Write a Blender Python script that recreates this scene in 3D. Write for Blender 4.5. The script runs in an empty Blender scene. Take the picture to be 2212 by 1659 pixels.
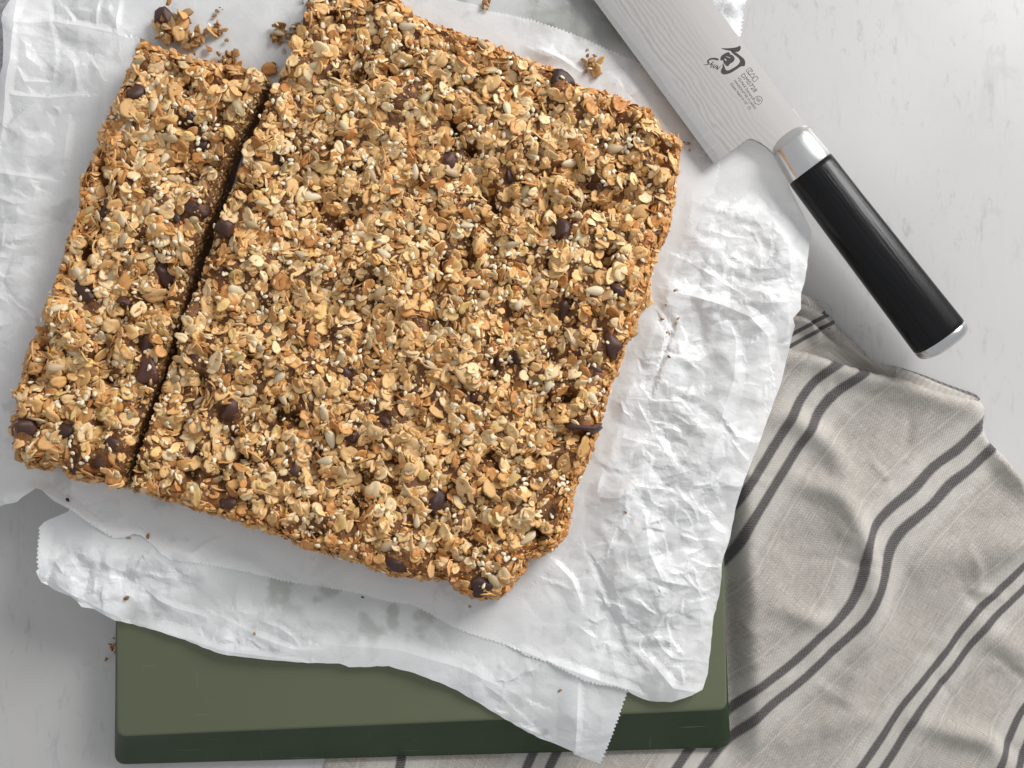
import bpy, math, random
import numpy as np
from mathutils import Vector, Matrix
from mathutils.geometry import delaunay_2d_cdt, tessellate_polygon

random.seed(7)
rng = np.random.default_rng(11)
scene = bpy.context.scene
col = scene.collection

# ------------------------------------------------------------------ camera
HFOV = math.radians(55.0)
TILT = math.radians(3.0)
DIST = 0.494
W, H = 2212.0, 1659.0                       # tracing grid of the photograph
F = (W / 2) / math.tan(HFOV / 2)
CAM = np.array([0.0, -DIST * math.sin(TILT), DIST * math.cos(TILT)])
FWD = np.array([0.0, math.sin(TILT), -math.cos(TILT)])
UPV = np.array([0.0, math.cos(TILT), math.sin(TILT)])
cam_d = bpy.data.cameras.new('camera'); cam_d.angle = HFOV; cam_d.sensor_fit = 'HORIZONTAL'
cam_d.clip_start = 0.01; cam_d.clip_end = 20
cam = bpy.data.objects.new('camera', cam_d); col.objects.link(cam)
cam.location = CAM; cam.rotation_euler = (TILT, 0, 0)
scene.camera = cam

# ------------------------------------------------------------------ light
world = bpy.data.worlds.new('World'); scene.world = world; world.use_nodes = True
bg = world.node_tree.nodes['Background']
bg.inputs[0].default_value = (0.955, 0.975, 1.0, 1); bg.inputs[1].default_value = 0.50

def area(name, loc, target, size, sizey, power, color):
    d = bpy.data.lights.new(name, 'AREA'); d.shape = 'RECTANGLE'; d.size = size; d.size_y = sizey
    d.energy = power; d.color = color
    o = bpy.data.objects.new(name, d); col.objects.link(o); o.location = loc
    o.rotation_euler = (Vector(target) - Vector(loc)).to_track_quat('-Z', 'Y').to_euler()
    return o
area('window_light', (0.92, 0.86, 0.74), (0, 0, 0), 0.60, 0.60, 23.0, (1.0, 0.99, 0.978))

scene.view_settings.view_transform = 'Standard'
scene.view_settings.look = 'None'
scene.view_settings.exposure = 0.10
scene.view_settings.gamma = 1.0
scene.render.engine = 'CYCLES'
scene.cycles.max_bounces = 6
scene.cycles.transparent_max_bounces = 16
scene.cycles.transmission_bounces = 8
scene.cycles.use_denoising = True
scene.cycles.adaptive_threshold = 0.025

# ------------------------------------------------------------------ helpers
def U(px, py, z=0.0):
    """photo position -> world x, y on the level plane z"""
    px = np.asarray(px, float); py = np.asarray(py, float)
    rx = (px - W / 2) / F
    ry = (H / 2 - py) / F
    d = np.stack([rx, ry * UPV[1] + FWD[1], ry * UPV[2] + FWD[2]], -1)
    t = (z - CAM[2]) / d[..., 2]
    return CAM[:2] + d[..., :2] * t[..., None]

def PX(x, y, z):
    p = np.stack([np.asarray(x, float), np.asarray(y, float), np.broadcast_to(np.asarray(z, float), np.shape(x))], -1) - CAM
    dz = p @ FWD
    return W / 2 + F * p[..., 0] / dz, H / 2 - F * (p @ UPV) / dz

def UP(pts, z):
    a = np.array(pts, float)
    return U(a[:, 0], a[:, 1], z)

def lin(r, g, b):
    f = lambda c: (c / 255 / 12.92) if c / 255 <= 0.04045 else ((c / 255 + 0.055) / 1.055) ** 2.4
    return (f(r), f(g), f(b), 1.0)

def tag(o, label=None, cat=None, group=None, kind=None):
    if label: o['label'] = label
    if cat: o['category'] = cat
    if group: o['group'] = group
    if kind: o['kind'] = kind
    return o

def empty(name, loc=(0, 0, 0)):
    o = bpy.data.objects.new(name, None); col.objects.link(o); o.location = loc
    o.empty_display_size = 0.01
    return o

def mesh(name, verts, faces, mat=None, smooth=True, colors=None, uv=None, attrs=None):
    me = bpy.data.meshes.new(name)
    verts = np.asarray(verts, np.float32)
    if isinstance(faces, np.ndarray) and faces.ndim == 2:
        n = len(faces); k = faces.shape[1]
        me.vertices.add(len(verts)); me.vertices.foreach_set('co', verts.ravel())
        me.loops.add(n * k); me.loops.foreach_set('vertex_index', faces.astype(np.int32).ravel())
        me.polygons.add(n)
        me.polygons.foreach_set('loop_start', np.arange(0, n * k, k, dtype=np.int32))
        me.polygons.foreach_set('loop_total', np.full(n, k, dtype=np.int32))
        me.update(calc_edges=True); me.validate()
    else:
        me.from_pydata(verts.tolist(), [], [list(map(int, f)) for f in faces]); me.update()
    me.polygons.foreach_set('use_smooth', np.full(len(me.polygons), bool(smooth)))
    if colors is not None:
        c = np.ones((len(verts), 4), np.float32); c[:, :3] = colors
        a = me.color_attributes.new('Col', 'FLOAT_COLOR', 'POINT'); a.data.foreach_set('color', c.ravel())
    for k, v in (attrs or {}).items():
        a = me.attributes.new(k, 'FLOAT', 'POINT'); a.data.foreach_set('value', np.asarray(v, np.float32))
    if mat: me.materials.append(mat)
    return me

def obj(name, me, parent=None, loc=None):
    o = bpy.data.objects.new(name, me); col.objects.link(o)
    if loc is not None: o.location = loc
    if parent: 
        o.parent = parent
    return o

def in_poly(p, poly):
    x, y = p[:, 0], p[:, 1]; c = np.zeros(len(p), bool); j = len(poly) - 1
    for i in range(len(poly)):
        xi, yi = poly[i]; xj, yj = poly[j]
        if yi != yj:
            c ^= ((yi > y) != (yj > y)) & (x < (xj - xi) * (y - yi) / (yj - yi) + xi)
        j = i
    return c

def seg_dist(p, pts, closed=True, cap=0.03, pre=None):
    """distance to a polyline, exact up to cap"""
    a = np.asarray(pts, float); b = np.roll(a, -1, 0)
    if not closed: a, b = a[:-1], b[:-1]
    return seg_core(p, a, b, cap, pre)
def presort(p):
    order = np.argsort(p[:, 0], kind='stable'); return order, p[order]
def seg_core(p, a, b, cap, pre=None):
    order, q = pre if pre is not None else presort(p); xs = q[:, 0]
    out = np.full(len(p), cap * cap)
    for i in range(len(a)):
        d = b[i] - a[i]; ln = d @ d + 1e-18
        i0 = np.searchsorted(xs, min(a[i, 0], b[i, 0]) - cap); i1 = np.searchsorted(xs, max(a[i, 0], b[i, 0]) + cap)
        if i1 <= i0: continue
        y = q[i0:i1, 1]
        m = np.nonzero((y > min(a[i, 1], b[i, 1]) - cap) & (y < max(a[i, 1], b[i, 1]) + cap))[0]
        if len(m) == 0: continue
        w = q[i0:i1][m] - a[i]
        t = np.clip((w @ d) / ln, 0, 1)
        e = w - t[:, None] * d
        k = i0 + m
        out[k] = np.minimum(out[k], e[:, 0] ** 2 + e[:, 1] ** 2)
    r = np.empty(len(p)); r[order] = np.sqrt(out)
    return r

def resample(pts, step, closed=True):
    pts = np.asarray(pts, float); out = []
    n = len(pts)
    for i in range(n if closed else n - 1):
        a = pts[i]; b = pts[(i + 1) % n]; k = max(1, int(round(np.linalg.norm(b - a) / step)))
        for j in range(k): out.append(a + (b - a) * j / k)
    if not closed: out.append(pts[-1])
    return np.array(out)

def smooth_open(pts, it=2):
    p = np.asarray(pts, float)
    for _ in range(it):
        q = [p[0]]
        for i in range(len(p) - 1):
            q += [0.75 * p[i] + 0.25 * p[i + 1], 0.25 * p[i] + 0.75 * p[i + 1]]
        q.append(p[-1]); p = np.array(q)
    return p

def smooth_closed(pts, it=2):
    p = np.asarray(pts, float)
    for _ in range(it):
        n = np.roll(p, -1, 0)
        q = np.empty((len(p) * 2, 2)); q[0::2] = 0.75 * p + 0.25 * n; q[1::2] = 0.25 * p + 0.75 * n
        p = q
    return p

def tri_fill(poly, step, jitter=0.25, seed=0, lines=None):
    """triangulate a polygon (metres) with an even fill of points; returns xy, tris, number of boundary points"""
    r = np.random.default_rng(seed)
    poly = np.asarray(poly)
    if np.sum(poly[:, 0] * np.roll(poly[:, 1], -1) - np.roll(poly[:, 0], -1) * poly[:, 1]) < 0: poly = poly[::-1]
    lo, hi = poly.min(0), poly.max(0)
    gx = np.arange(lo[0], hi[0], step); gy = np.arange(lo[1], hi[1], step * 0.866)
    X, Y = np.meshgrid(gx, gy); X = X + (np.arange(len(gy)) % 2)[:, None] * step * 0.5
    p = np.stack([X.ravel(), Y.ravel()], 1) + r.uniform(-jitter, jitter, (X.size, 2)) * step
    p = p[in_poly(p, poly)]
    p = p[seg_dist(p, poly) > step * 0.55]
    cons = []
    if lines is not None:                       # every crease is an edge of the mesh, so that it stays a sharp line
        A_ = np.vstack([np.asarray(q)[:-1] for q in lines]); B_ = np.vstack([np.asarray(q)[1:] for q in lines])
        p = p[seg_core(p, A_, B_, 0.0012) > 0.0007]
        ex = []; run = []
        for k_, q in enumerate(lines):
            e_ = resample(q, 0.0012, False); ex.append(e_); run += [k_] * len(e_)
        ex = np.vstack(ex); run = np.array(run)
        ok = in_poly(ex, poly) & (seg_dist(ex, poly) > step * 0.5)
        base = len(poly) + len(p); new = np.cumsum(ok) - 1
        for i in range(len(ex) - 1):
            if ok[i] and ok[i + 1] and run[i] == run[i + 1]: cons.append((int(base + new[i]), int(base + new[i + 1])))
        p = np.vstack([p, ex[ok]])
    allp = np.vstack([poly, p]) * 1000.0
    res = delaunay_2d_cdt([Vector(v) for v in allp.tolist()], cons, [list(range(len(poly)))], 1 if not cons else 0, 1e-5, False)
    v = np.array([(a.x, a.y) for a in res[0]]) / 1000.0
    f = np.array([t for t in res[2] if len(t) == 3], np.int32)
    f = f[in_poly(v[f].mean(1), poly)]
    return v, f

def hash2(ix, iy, seed):
    n = (ix.astype(np.int64) * 374761393 + iy.astype(np.int64) * 668265263 + seed * 974711) & 0xffffffff
    n = ((n ^ (n >> 13)) * 1274126177) & 0xffffffff
    n = n ^ (n >> 16)
    return (n & 0xffffff) / float(0xffffff)

def vnoise(x, y, seed=0):
    ix = np.floor(x); iy = np.floor(y); fx = x - ix; fy = y - iy
    ux = fx * fx * (3 - 2 * fx); uy = fy * fy * (3 - 2 * fy)
    a = hash2(ix, iy, seed); b = hash2(ix + 1, iy, seed); c = hash2(ix, iy + 1, seed); d = hash2(ix + 1, iy + 1, seed)
    return (a * (1 - ux) + b * ux) * (1 - uy) + (c * (1 - ux) + d * ux) * uy * 1.0 - 0.5

def fbm(x, y, scale, octv=4, seed=0, gain=0.5):
    s = 0; amp = 1.0; f = 1.0 / scale
    for o in range(octv):
        s = s + amp * vnoise(x * f + 17.3 * o, y * f - 9.1 * o, seed + o * 13); amp *= gain; f *= 2.03
    return s

class Raster:
    """height picture over a rectangle, sampled bilinearly"""
    def __init__(s, lo, hi, res):
        s.lo = np.array(lo, float); s.res = res
        s.nx = int((hi[0] - lo[0]) / res) + 2; s.ny = int((hi[1] - lo[1]) / res) + 2
        s.h = np.zeros((s.ny, s.nx))
    def grid(s):
        return np.meshgrid(s.lo[0] + np.arange(s.nx) * s.res, s.lo[1] + np.arange(s.ny) * s.res)
    def __call__(s, x, y):
        u = np.clip((np.asarray(x) - s.lo[0]) / s.res, 0, s.nx - 1.001); v = np.clip((np.asarray(y) - s.lo[1]) / s.res, 0, s.ny - 1.001)
        i = u.astype(int); j = v.astype(int); fu = u - i; fv = v - j
        return (s.h[j, i] * (1 - fu) + s.h[j, i + 1] * fu) * (1 - fv) + (s.h[j + 1, i] * (1 - fu) + s.h[j + 1, i + 1] * fu) * fv

def crumple_raster(lo, hi, res, cell, seed, aniso=1.0):
    """flat facets with sharp creases: a jittered triangle net with random heights"""
    r = np.random.default_rng(seed)
    R = Raster(lo, hi, res)
    nx = int((hi[0] - lo[0]) / cell) + 4; ny = int((hi[1] - lo[1]) / cell) + 4
    gx, gy = np.meshgrid(np.arange(nx) - 1.0, np.arange(ny) - 1.0)
    gx = gx + r.uniform(-0.46, 0.46, gx.shape); gy = gy + r.uniform(-0.46, 0.46, gy.shape)
    gx = gx * cell / res; gy = gy * cell / res
    gh = r.uniform(-1, 1, gx.shape)
    def tri(a, b, c):
        xs = (gx[a], gx[b], gx[c]); ys = (gy[a], gy[b], gy[c]); hs = (gh[a], gh[b], gh[c])
        x0 = max(0, int(math.floor(min(xs)))); x1 = min(R.nx - 1, int(math.ceil(max(xs))))
        y0 = max(0, int(math.floor(min(ys)))); y1 = min(R.ny - 1, int(math.ceil(max(ys))))
        if x1 < x0 or y1 < y0: return
        X = np.arange(x0, x1 + 1)[None, :]; Y = np.arange(y0, y1 + 1)[:, None]
        den = (ys[1] - ys[2]) * (xs[0] - xs[2]) + (xs[2] - xs[1]) * (ys[0] - ys[2])
        if abs(den) < 1e-9: return
        l0 = ((ys[1] - ys[2]) * (X - xs[2]) + (xs[2] - xs[1]) * (Y - ys[2])) / den
        l1 = ((ys[2] - ys[0]) * (X - xs[2]) + (xs[0] - xs[2]) * (Y - ys[2])) / den
        l2 = 1 - l0 - l1
        m = (l0 >= -0.01) & (l1 >= -0.01) & (l2 >= -0.01)
        blk = R.h[y0:y1 + 1, x0:x1 + 1]
        blk[m] = (l0 * hs[0] + l1 * hs[1] + l2 * hs[2])[m]
    for j in range(ny - 1):
        for i in range(nx - 1):
            if r.random() < 0.5:
                tri((j, i), (j, i + 1), (j + 1, i + 1)); tri((j, i), (j + 1, i + 1), (j + 1, i))
            else:
                tri((j, i), (j, i + 1), (j + 1, i)); tri((j, i + 1), (j + 1, i + 1), (j + 1, i))
    return R

def blob(px, py, cx, cy, rx, ry, p=2.0):
    return np.exp(-(((px - cx) / rx) ** 2 + ((py - cy) / ry) ** 2) ** (p / 2))

# ------------------------------------------------------------------ node helper
def material(name):
    m = bpy.data.materials.new(name); m.use_nodes = True
    nt = m.node_tree; b = nt.nodes['Principled BSDF']
    return m, nt, b
def N(nt, typ, **kw):
    n = nt.nodes.new(typ)
    for k, v in kw.items(): setattr(n, k, v)
    return n
def L(nt, a, b): nt.links.new(a, b)
def math_n(nt, op, a, b=None, c=None, clamp=False):
    n = N(nt, 'ShaderNodeMath', operation=op); n.use_clamp = clamp
    for i, v in enumerate((a, b, c)):
        if v is None: continue
        if isinstance(v, (int, float)): n.inputs[i].default_value = v
        else: L(nt, v, n.inputs[i])
    return n.outputs[0]
def mixc(nt, fac, a, b, blend='MIX'):
    n = N(nt, 'ShaderNodeMix', data_type='RGBA', blend_type=blend)
    for s, v in ((0, fac), (6, a), (7, b)):
        if isinstance(v, (int, float)): n.inputs[s].default_value = v
        elif isinstance(v, tuple): n.inputs[s].default_value = v
        else: L(nt, v, n.inputs[s])
    return n.outputs[2]
def noise(nt, vec, scale, detail=4, rough=0.5, dist=0.0):
    n = N(nt, 'ShaderNodeTexNoise'); n.inputs['Scale'].default_value = scale; n.inputs['Detail'].default_value = detail
    n.inputs['Roughness'].default_value = rough; n.inputs['Distortion'].default_value = dist
    if vec is not None: L(nt, vec, n.inputs['Vector'])
    return n.outputs['Fac']
def ramp(nt, fac, stops):
    n = N(nt, 'ShaderNodeValToRGB'); e = n.color_ramp.elements
    while len(e) < len(stops): e.new(0.5)
    for i, (p, c) in enumerate(stops):
        e[i].position = p; e[i].color = c if isinstance(c, tuple) else (c, c, c, 1)
    L(nt, fac, n.inputs[0]); return n.outputs[0]
def bump(nt, height, strength, dist, bsdf):
    n = N(nt, 'ShaderNodeBump'); n.inputs['Strength'].default_value = strength; n.inputs['Distance'].default_value = dist
    L(nt, height, n.inputs['Height']); L(nt, n.outputs[0], bsdf.inputs['Normal']); return n
def mapping(nt, vec, scale=(1, 1, 1), rot=(0, 0, 0)):
    n = N(nt, 'ShaderNodeMapping'); n.inputs['Scale'].default_value = scale; n.inputs['Rotation'].default_value = rot
    L(nt, vec, n.inputs['Vector']); return n.outputs[0]
def objco(nt): return N(nt, 'ShaderNodeTexCoord').outputs['Object']

# ------------------------------------------------------------------ materials
def mat_marble():
    m, nt, b = material('marble')
    co = objco(nt)
    st = mapping(nt, co, (60, 26, 1), (0, 0, math.radians(-14)))
    n1 = noise(nt, st, 1.0, 7, 0.66, 1.2)
    patch = noise(nt, co, 14.0, 3, 0.5)
    s1 = ramp(nt, n1, [(0.57, 0), (0.72, 1.0)])
    pm = ramp(nt, patch, [(0.46, 0.0), (0.66, 1.0)])
    streak = math_n(nt, 'MULTIPLY', s1, pm)
    st2 = mapping(nt, co, (230, 80, 1), (0, 0, math.radians(-20)))
    n2 = noise(nt, st2, 1.0, 6, 0.7, 1.0)
    s2 = math_n(nt, 'MULTIPLY', ramp(nt, n2, [(0.545, 0), (0.71, 1.0)]), ramp(nt, noise(nt, co, 30.0, 2), [(0.40, 0), (0.60, 1)]))
    # a few thin veins
    w = noise(nt, mapping(nt, co, (5, 5, 1), (0, 0, 0.5)), 1.0, 6, 0.6, 1.2)
    vein = ramp(nt, math_n(nt, 'ABSOLUTE', math_n(nt, 'SUBTRACT', w, 0.5)), [(0.0, 1.0), (0.012, 0.0)])
    vein = math_n(nt, 'MULTIPLY', vein, ramp(nt, noise(nt, co, 9.0, 2), [(0.5, 0), (0.65, 1)]))
    c = ramp(nt, noise(nt, co, 6.0, 4), [(0.3, lin(177, 175, 173)), (0.7, lin(190, 189, 188))])
    c = mixc(nt, math_n(nt, 'MULTIPLY', streak, 0.40), c, lin(126, 126, 130))
    c = mixc(nt, math_n(nt, 'MULTIPLY', s2, 0.40), c, lin(112, 111, 115))
    c = mixc(nt, math_n(nt, 'MULTIPLY', vein, 0.28), c, lin(150, 146, 140))
    L(nt, c, b.inputs['Base Color'])
    b.inputs['Roughness'].default_value = 0.38
    b.inputs['Specular IOR Level'].default_value = 0.35
    return m

def mat_board(name, colr, rough):
    m, nt, b = material(name)
    co = objco(nt)
    n = noise(nt, co, 40, 5, 0.6)
    c = mixc(nt, math_n(nt, 'MULTIPLY', n, 0.25), colr, tuple(v * 0.85 for v in colr[:3]) + (1,))
    # light knife scratches
    sc = noise(nt, mapping(nt, co, (30, 900, 1), (0, 0, 0.6)), 1.0, 2, 0.5)
    sc2 = ramp(nt, sc, [(0.70, 0), (0.74, 1)])
    c = mixc(nt, math_n(nt, 'MULTIPLY', sc2, 0.16), c, lin(170, 172, 150))
    sd = noise(nt, mapping(nt, co, (700, 24, 1), (0, 0, 0.25)), 1.0, 2, 0.5)
    c = mixc(nt, math_n(nt, 'MULTIPLY', ramp(nt, sd, [(0.71, 0), (0.75, 1)]), 0.14), c, lin(165, 168, 146))
    L(nt, ramp(nt, noise(nt, co, 22, 4, 0.6), [(0.3, rough * 0.82), (0.7, rough * 1.2)]), b.inputs['Roughness'])
    L(nt, c, b.inputs['Base Color'])
    b.inputs['Roughness'].default_value = rough
    b.inputs['Specular IOR Level'].default_value = 0.4
    bump(nt, noise(nt, co, 2600, 2, 0.5), 0.12, 0.0003, b)
    return m

def mat_paper(name, tint):
    """waxed paper: white fibres with some light going straight through where it is unbroken"""
    m, nt, b = material(name)
    out = nt.nodes['Material Output']
    co = objco(nt)
    at = N(nt, 'ShaderNodeAttribute', attribute_name='wax').outputs['Fac']
    fib = noise(nt, co, 900, 4, 0.65)
    cloud = noise(nt, co, 60, 4, 0.6)
    c = mixc(nt, ramp(nt, cloud, [(0.3, 0.0), (0.75, 1.0)]), tint, tuple(min(1, v * 1.06) for v in tint[:3]) + (1,))
    L(nt, c, b.inputs['Base Color'])
    b.inputs['Roughness'].default_value = 0.36
    b.inputs['Specular IOR Level'].default_value = 0.5
    cr = N(nt, 'ShaderNodeAttribute', attribute_name='crumple').outputs['Fac']
    warp = N(nt, 'ShaderNodeTexNoise'); warp.inputs['Scale'].default_value = 55; warp.inputs['Detail'].default_value = 2; L(nt, co, warp.inputs['Vector'])
    wv = N(nt, 'ShaderNodeVectorMath', operation='SCALE'); wv.inputs['Scale'].default_value = 0.008; L(nt, warp.outputs['Color'], wv.inputs[0])
    av = N(nt, 'ShaderNodeVectorMath', operation='ADD'); L(nt, co, av.inputs[0]); L(nt, wv.outputs[0], av.inputs[1])
    vn = N(nt, 'ShaderNodeTexVoronoi', feature='DISTANCE_TO_EDGE', voronoi_dimensions='2D'); vn.inputs['Scale'].default_value = 62
    L(nt, mapping(nt, av.outputs[0], (1, 0.6, 1), (0, 0, 0.6)), vn.inputs['Vector'])
    def vcrease(scale, rot, sx):
        n_ = noise(nt, mapping(nt, co, (scale * sx, scale, scale), (0, 0, rot)), 1.0, 1.0, 0.4)
        return math_n(nt, 'ABSOLUTE', math_n(nt, 'SUBTRACT', n_, 0.5))
    patch = ramp(nt, noise(nt, co, 38, 2), [(0.42, 0.0), (0.62, 1.0)])
    hg = math_n(nt, 'MULTIPLY', vcrease(48, 0.5, 0.5), 0.0030)
    hg = math_n(nt, 'SUBTRACT', hg, math_n(nt, 'MULTIPLY', vcrease(85, 1.4, 0.6), 0.0030))
    hg = math_n(nt, 'SUBTRACT', hg, math_n(nt, 'MULTIPLY', vcrease(150, 2.5, 0.6), 0.0022))
    hg = math_n(nt, 'ADD', hg, math_n(nt, 'MULTIPLY', math_n(nt, 'MULTIPLY', vn.outputs['Distance'], patch), 0.0022))
    hg = math_n(nt, 'MULTIPLY', hg, math_n(nt, 'ADD', math_n(nt, 'MULTIPLY', cr, 1.0), 0.05))
    hg = math_n(nt, 'ADD', hg, math_n(nt, 'MULTIPLY', noise(nt, co, 800, 3, 0.6), 0.00012))
    bp = N(nt, 'ShaderNodeBump'); bp.inputs['Strength'].default_value = 0.6; bp.inputs['Distance'].default_value = 1.0; L(nt, hg, bp.inputs['Height'])
    def facets(scale, rot, sx, amt):
        vf = N(nt, 'ShaderNodeTexVoronoi', feature='F1', voronoi_dimensions='2D'); vf.inputs['Scale'].default_value = scale
        L(nt, mapping(nt, co, (sx, 1, 1), (0, 0, rot)), vf.inputs['Vector'])
        c1 = N(nt, 'ShaderNodeVectorMath', operation='SUBTRACT'); L(nt, vf.outputs['Color'], c1.inputs[0]); c1.inputs[1].default_value = (0.5, 0.5, 0.5)
        c2 = N(nt, 'ShaderNodeVectorMath', operation='MULTIPLY'); L(nt, c1.outputs[0], c2.inputs[0]); c2.inputs[1].default_value = (amt, amt, 0)
        return c2.outputs[0]
    def vadd(a_, b_):
        n_ = N(nt, 'ShaderNodeVectorMath', operation='ADD'); L(nt, a_, n_.inputs[0]); L(nt, b_, n_.inputs[1]); return n_.outputs[0]
    tl = vadd(vadd(facets(60, 0.5, 0.55, 0.22), facets(125, 1.5, 0.5, 0.30)), facets(260, 2.4, 0.6, 0.20))
    ts = N(nt, 'ShaderNodeVectorMath', operation='SCALE'); L(nt, tl, ts.inputs[0]); L(nt, math_n(nt, 'ADD', cr, 0.03), ts.inputs['Scale'])
    nn = N(nt, 'ShaderNodeVectorMath', operation='NORMALIZE'); L(nt, vadd(bp.outputs[0], ts.outputs[0]), nn.inputs[0])
    L(nt, nn.outputs[0], b.inputs['Normal'])
    bp = nn
    tr = N(nt, 'ShaderNodeBsdfTranslucent'); L(nt, c, tr.inputs[0]); L(nt, bp.outputs[0], tr.inputs['Normal'])
    m1 = N(nt, 'ShaderNodeMixShader'); m1.inputs[0].default_value = 0.28
    L(nt, b.outputs[0], m1.inputs[1]); L(nt, tr.outputs[0], m1.inputs[2])
    tp = N(nt, 'ShaderNodeBsdfTransparent')
    m2 = N(nt, 'ShaderNodeMixShader')
    fac = math_n(nt, 'ADD', at, math_n(nt, 'MULTIPLY', math_n(nt, 'SUBTRACT', fib, 0.5), 0.10), clamp=True)
    L(nt, fac, m2.inputs[0]); L(nt, m1.outputs[0], m2.inputs[1]); L(nt, tp.outputs[0], m2.inputs[2])
    L(nt, m2.outputs[0], out.inputs['Surface'])
    return m

def mat_food(name, rough, nscale, namp, bumpamt, spec=0.4, sss=0.0, crease=False):
    m, nt, b = material(name)
    co = objco(nt)
    oi = N(nt, 'ShaderNodeObjectInfo')
    at = N(nt, 'ShaderNodeAttribute', attribute_name='Col')
    c = mixc(nt, 1.0, oi.outputs['Color'], at.outputs['Color'], 'MULTIPLY')
    n = noise(nt, co, nscale, 4, 0.6)
    v = ramp(nt, n, [(0.25, 1.0 - namp), (0.75, 1.0 + namp * 0.5)])
    c = mixc(nt, 1.0, c, v, 'MULTIPLY')
    L(nt, c, b.inputs['Base Color'])
    b.inputs['Roughness'].default_value = rough
    b.inputs['Specular IOR Level'].default_value = spec
    if sss > 0:
        b.inputs['Subsurface Weight'].default_value = sss
        b.inputs['Subsurface Radius'].default_value = (1.0, 0.6, 0.3)
        b.inputs['Subsurface Scale'].default_value = 0.0012
    bump(nt, noise(nt, co, nscale * 1.6, 3, 0.6), bumpamt, 0.0006, b)
    return m

def mat_metal(name, colr, rough, brush=None):
    m, nt, b = material(name)
    b.inputs['Base Color'].default_value = colr; b.inputs['Metallic'].default_value = 1.0
    b.inputs['Roughness'].default_value = rough
    if brush:
        co = objco(nt)
        n = noise(nt, mapping(nt, co, brush), 1.0, 3, 0.6)
        L(nt, ramp(nt, n, [(0.3, rough * 0.8), (0.7, rough * 1.25)]), b.inputs['Roughness'])
        bump(nt, n, 0.06, 0.0002, b)
    return m

def mat_blade():
    m, nt, b = material('layered_steel')
    co = objco(nt)                       # x along the knife, y from spine (0) to cutting edge
    sep = N(nt, 'ShaderNodeSeparateXYZ'); L(nt, co, sep.inputs[0])
    x, y = sep.outputs[0], sep.outputs[1]
    yy = math_n(nt, 'MULTIPLY', y, -1.0)          # metres below the spine
    big = noise(nt, mapping(nt, co, (26, 60, 1)), 1.0, 3, 0.55)
    small = noise(nt, mapping(nt, co, (160, 420, 1)), 1.0, 3, 0.6)
    ph = math_n(nt, 'ADD', math_n(nt, 'MULTIPLY', yy, 2600.0),
                math_n(nt, 'ADD', math_n(nt, 'MULTIPLY', big, 26.0), math_n(nt, 'MULTIPLY', small, 5.0)))
    s = math_n(nt, 'MULTIPLY_ADD', math_n(nt, 'SINE', ph), 0.5, 0.5)
    zone = ramp(nt, math_n(nt, 'MULTIPLY', yy, 20.0), [(0.16, 0.0), (0.42, 0.75), (0.74, 1.0), (0.775, 0.25)])
    edge = ramp(nt, math_n(nt, 'ADD', math_n(nt, 'MULTIPLY', yy, 20.0), math_n(nt, 'MULTIPLY', math_n(nt, 'SUBTRACT', small, 0.5), 0.10)), [(0.755, 0.0), (0.80, 1.0)])
    c = mixc(nt, math_n(nt, 'MULTIPLY', math_n(nt, 'MULTIPLY', s, zone), 0.8), (0.60, 0.578, 0.555, 1), (0.34, 0.325, 0.31, 1))
    c = mixc(nt, math_n(nt, 'MULTIPLY', edge, 0.55), c, (0.47, 0.465, 0.455, 1))
    scr = noise(nt, mapping(nt, co, (900, 60, 1)), 1.0, 3, 0.6)
    c = mixc(nt, math_n(nt, 'MULTIPLY', edge, ramp(nt, scr, [(0.55, 0.0), (0.7, 0.28)])), c, (0.72, 0.71, 0.7, 1))
    L(nt, c, b.inputs['Base Color'])
    b.inputs['Metallic'].default_value = 0.82
    rg = math_n(nt, 'MULTIPLY_ADD', math_n(nt, 'MULTIPLY', s, zone), 0.08, 0.30)
    L(nt, rg, b.inputs['Roughness'])
    bump(nt, noise(nt, mapping(nt, co, (2500, 120, 1)), 1.0, 2), 0.05, 0.0002, b)
    return m

def mat_plain(name, colr, rough=0.5, metallic=0.0, spec=0.4):
    m, nt, b = material(name)
    n = noise(nt, objco(nt), 300, 3)
    L(nt, mixc(nt, math_n(nt, 'MULTIPLY', n, 0.3), colr, tuple(v * 0.7 for v in colr[:3]) + (1,)), b.inputs['Base Color'])
    b.inputs['Roughness'].default_value = rough; b.inputs['Metallic'].default_value = metallic
    b.inputs['Specular IOR Level'].default_value = spec
    return m

def mat_handle():
    m, nt, b = material('black_laminated_wood')
    co = objco(nt)
    g = noise(nt, mapping(nt, co, (25, 900, 900)), 1.0, 4, 0.6)
    L(nt, ramp(nt, g, [(0.3, (0.003, 0.003, 0.0035, 1)), (0.75, (0.009, 0.009, 0.010, 1))]), b.inputs['Base Color'])
    b.inputs['Roughness'].default_value = 0.25
    b.inputs['Specular IOR Level'].default_value = 0.22
    bump(nt, g, 0.3, 0.0005, b)
    return m

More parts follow.
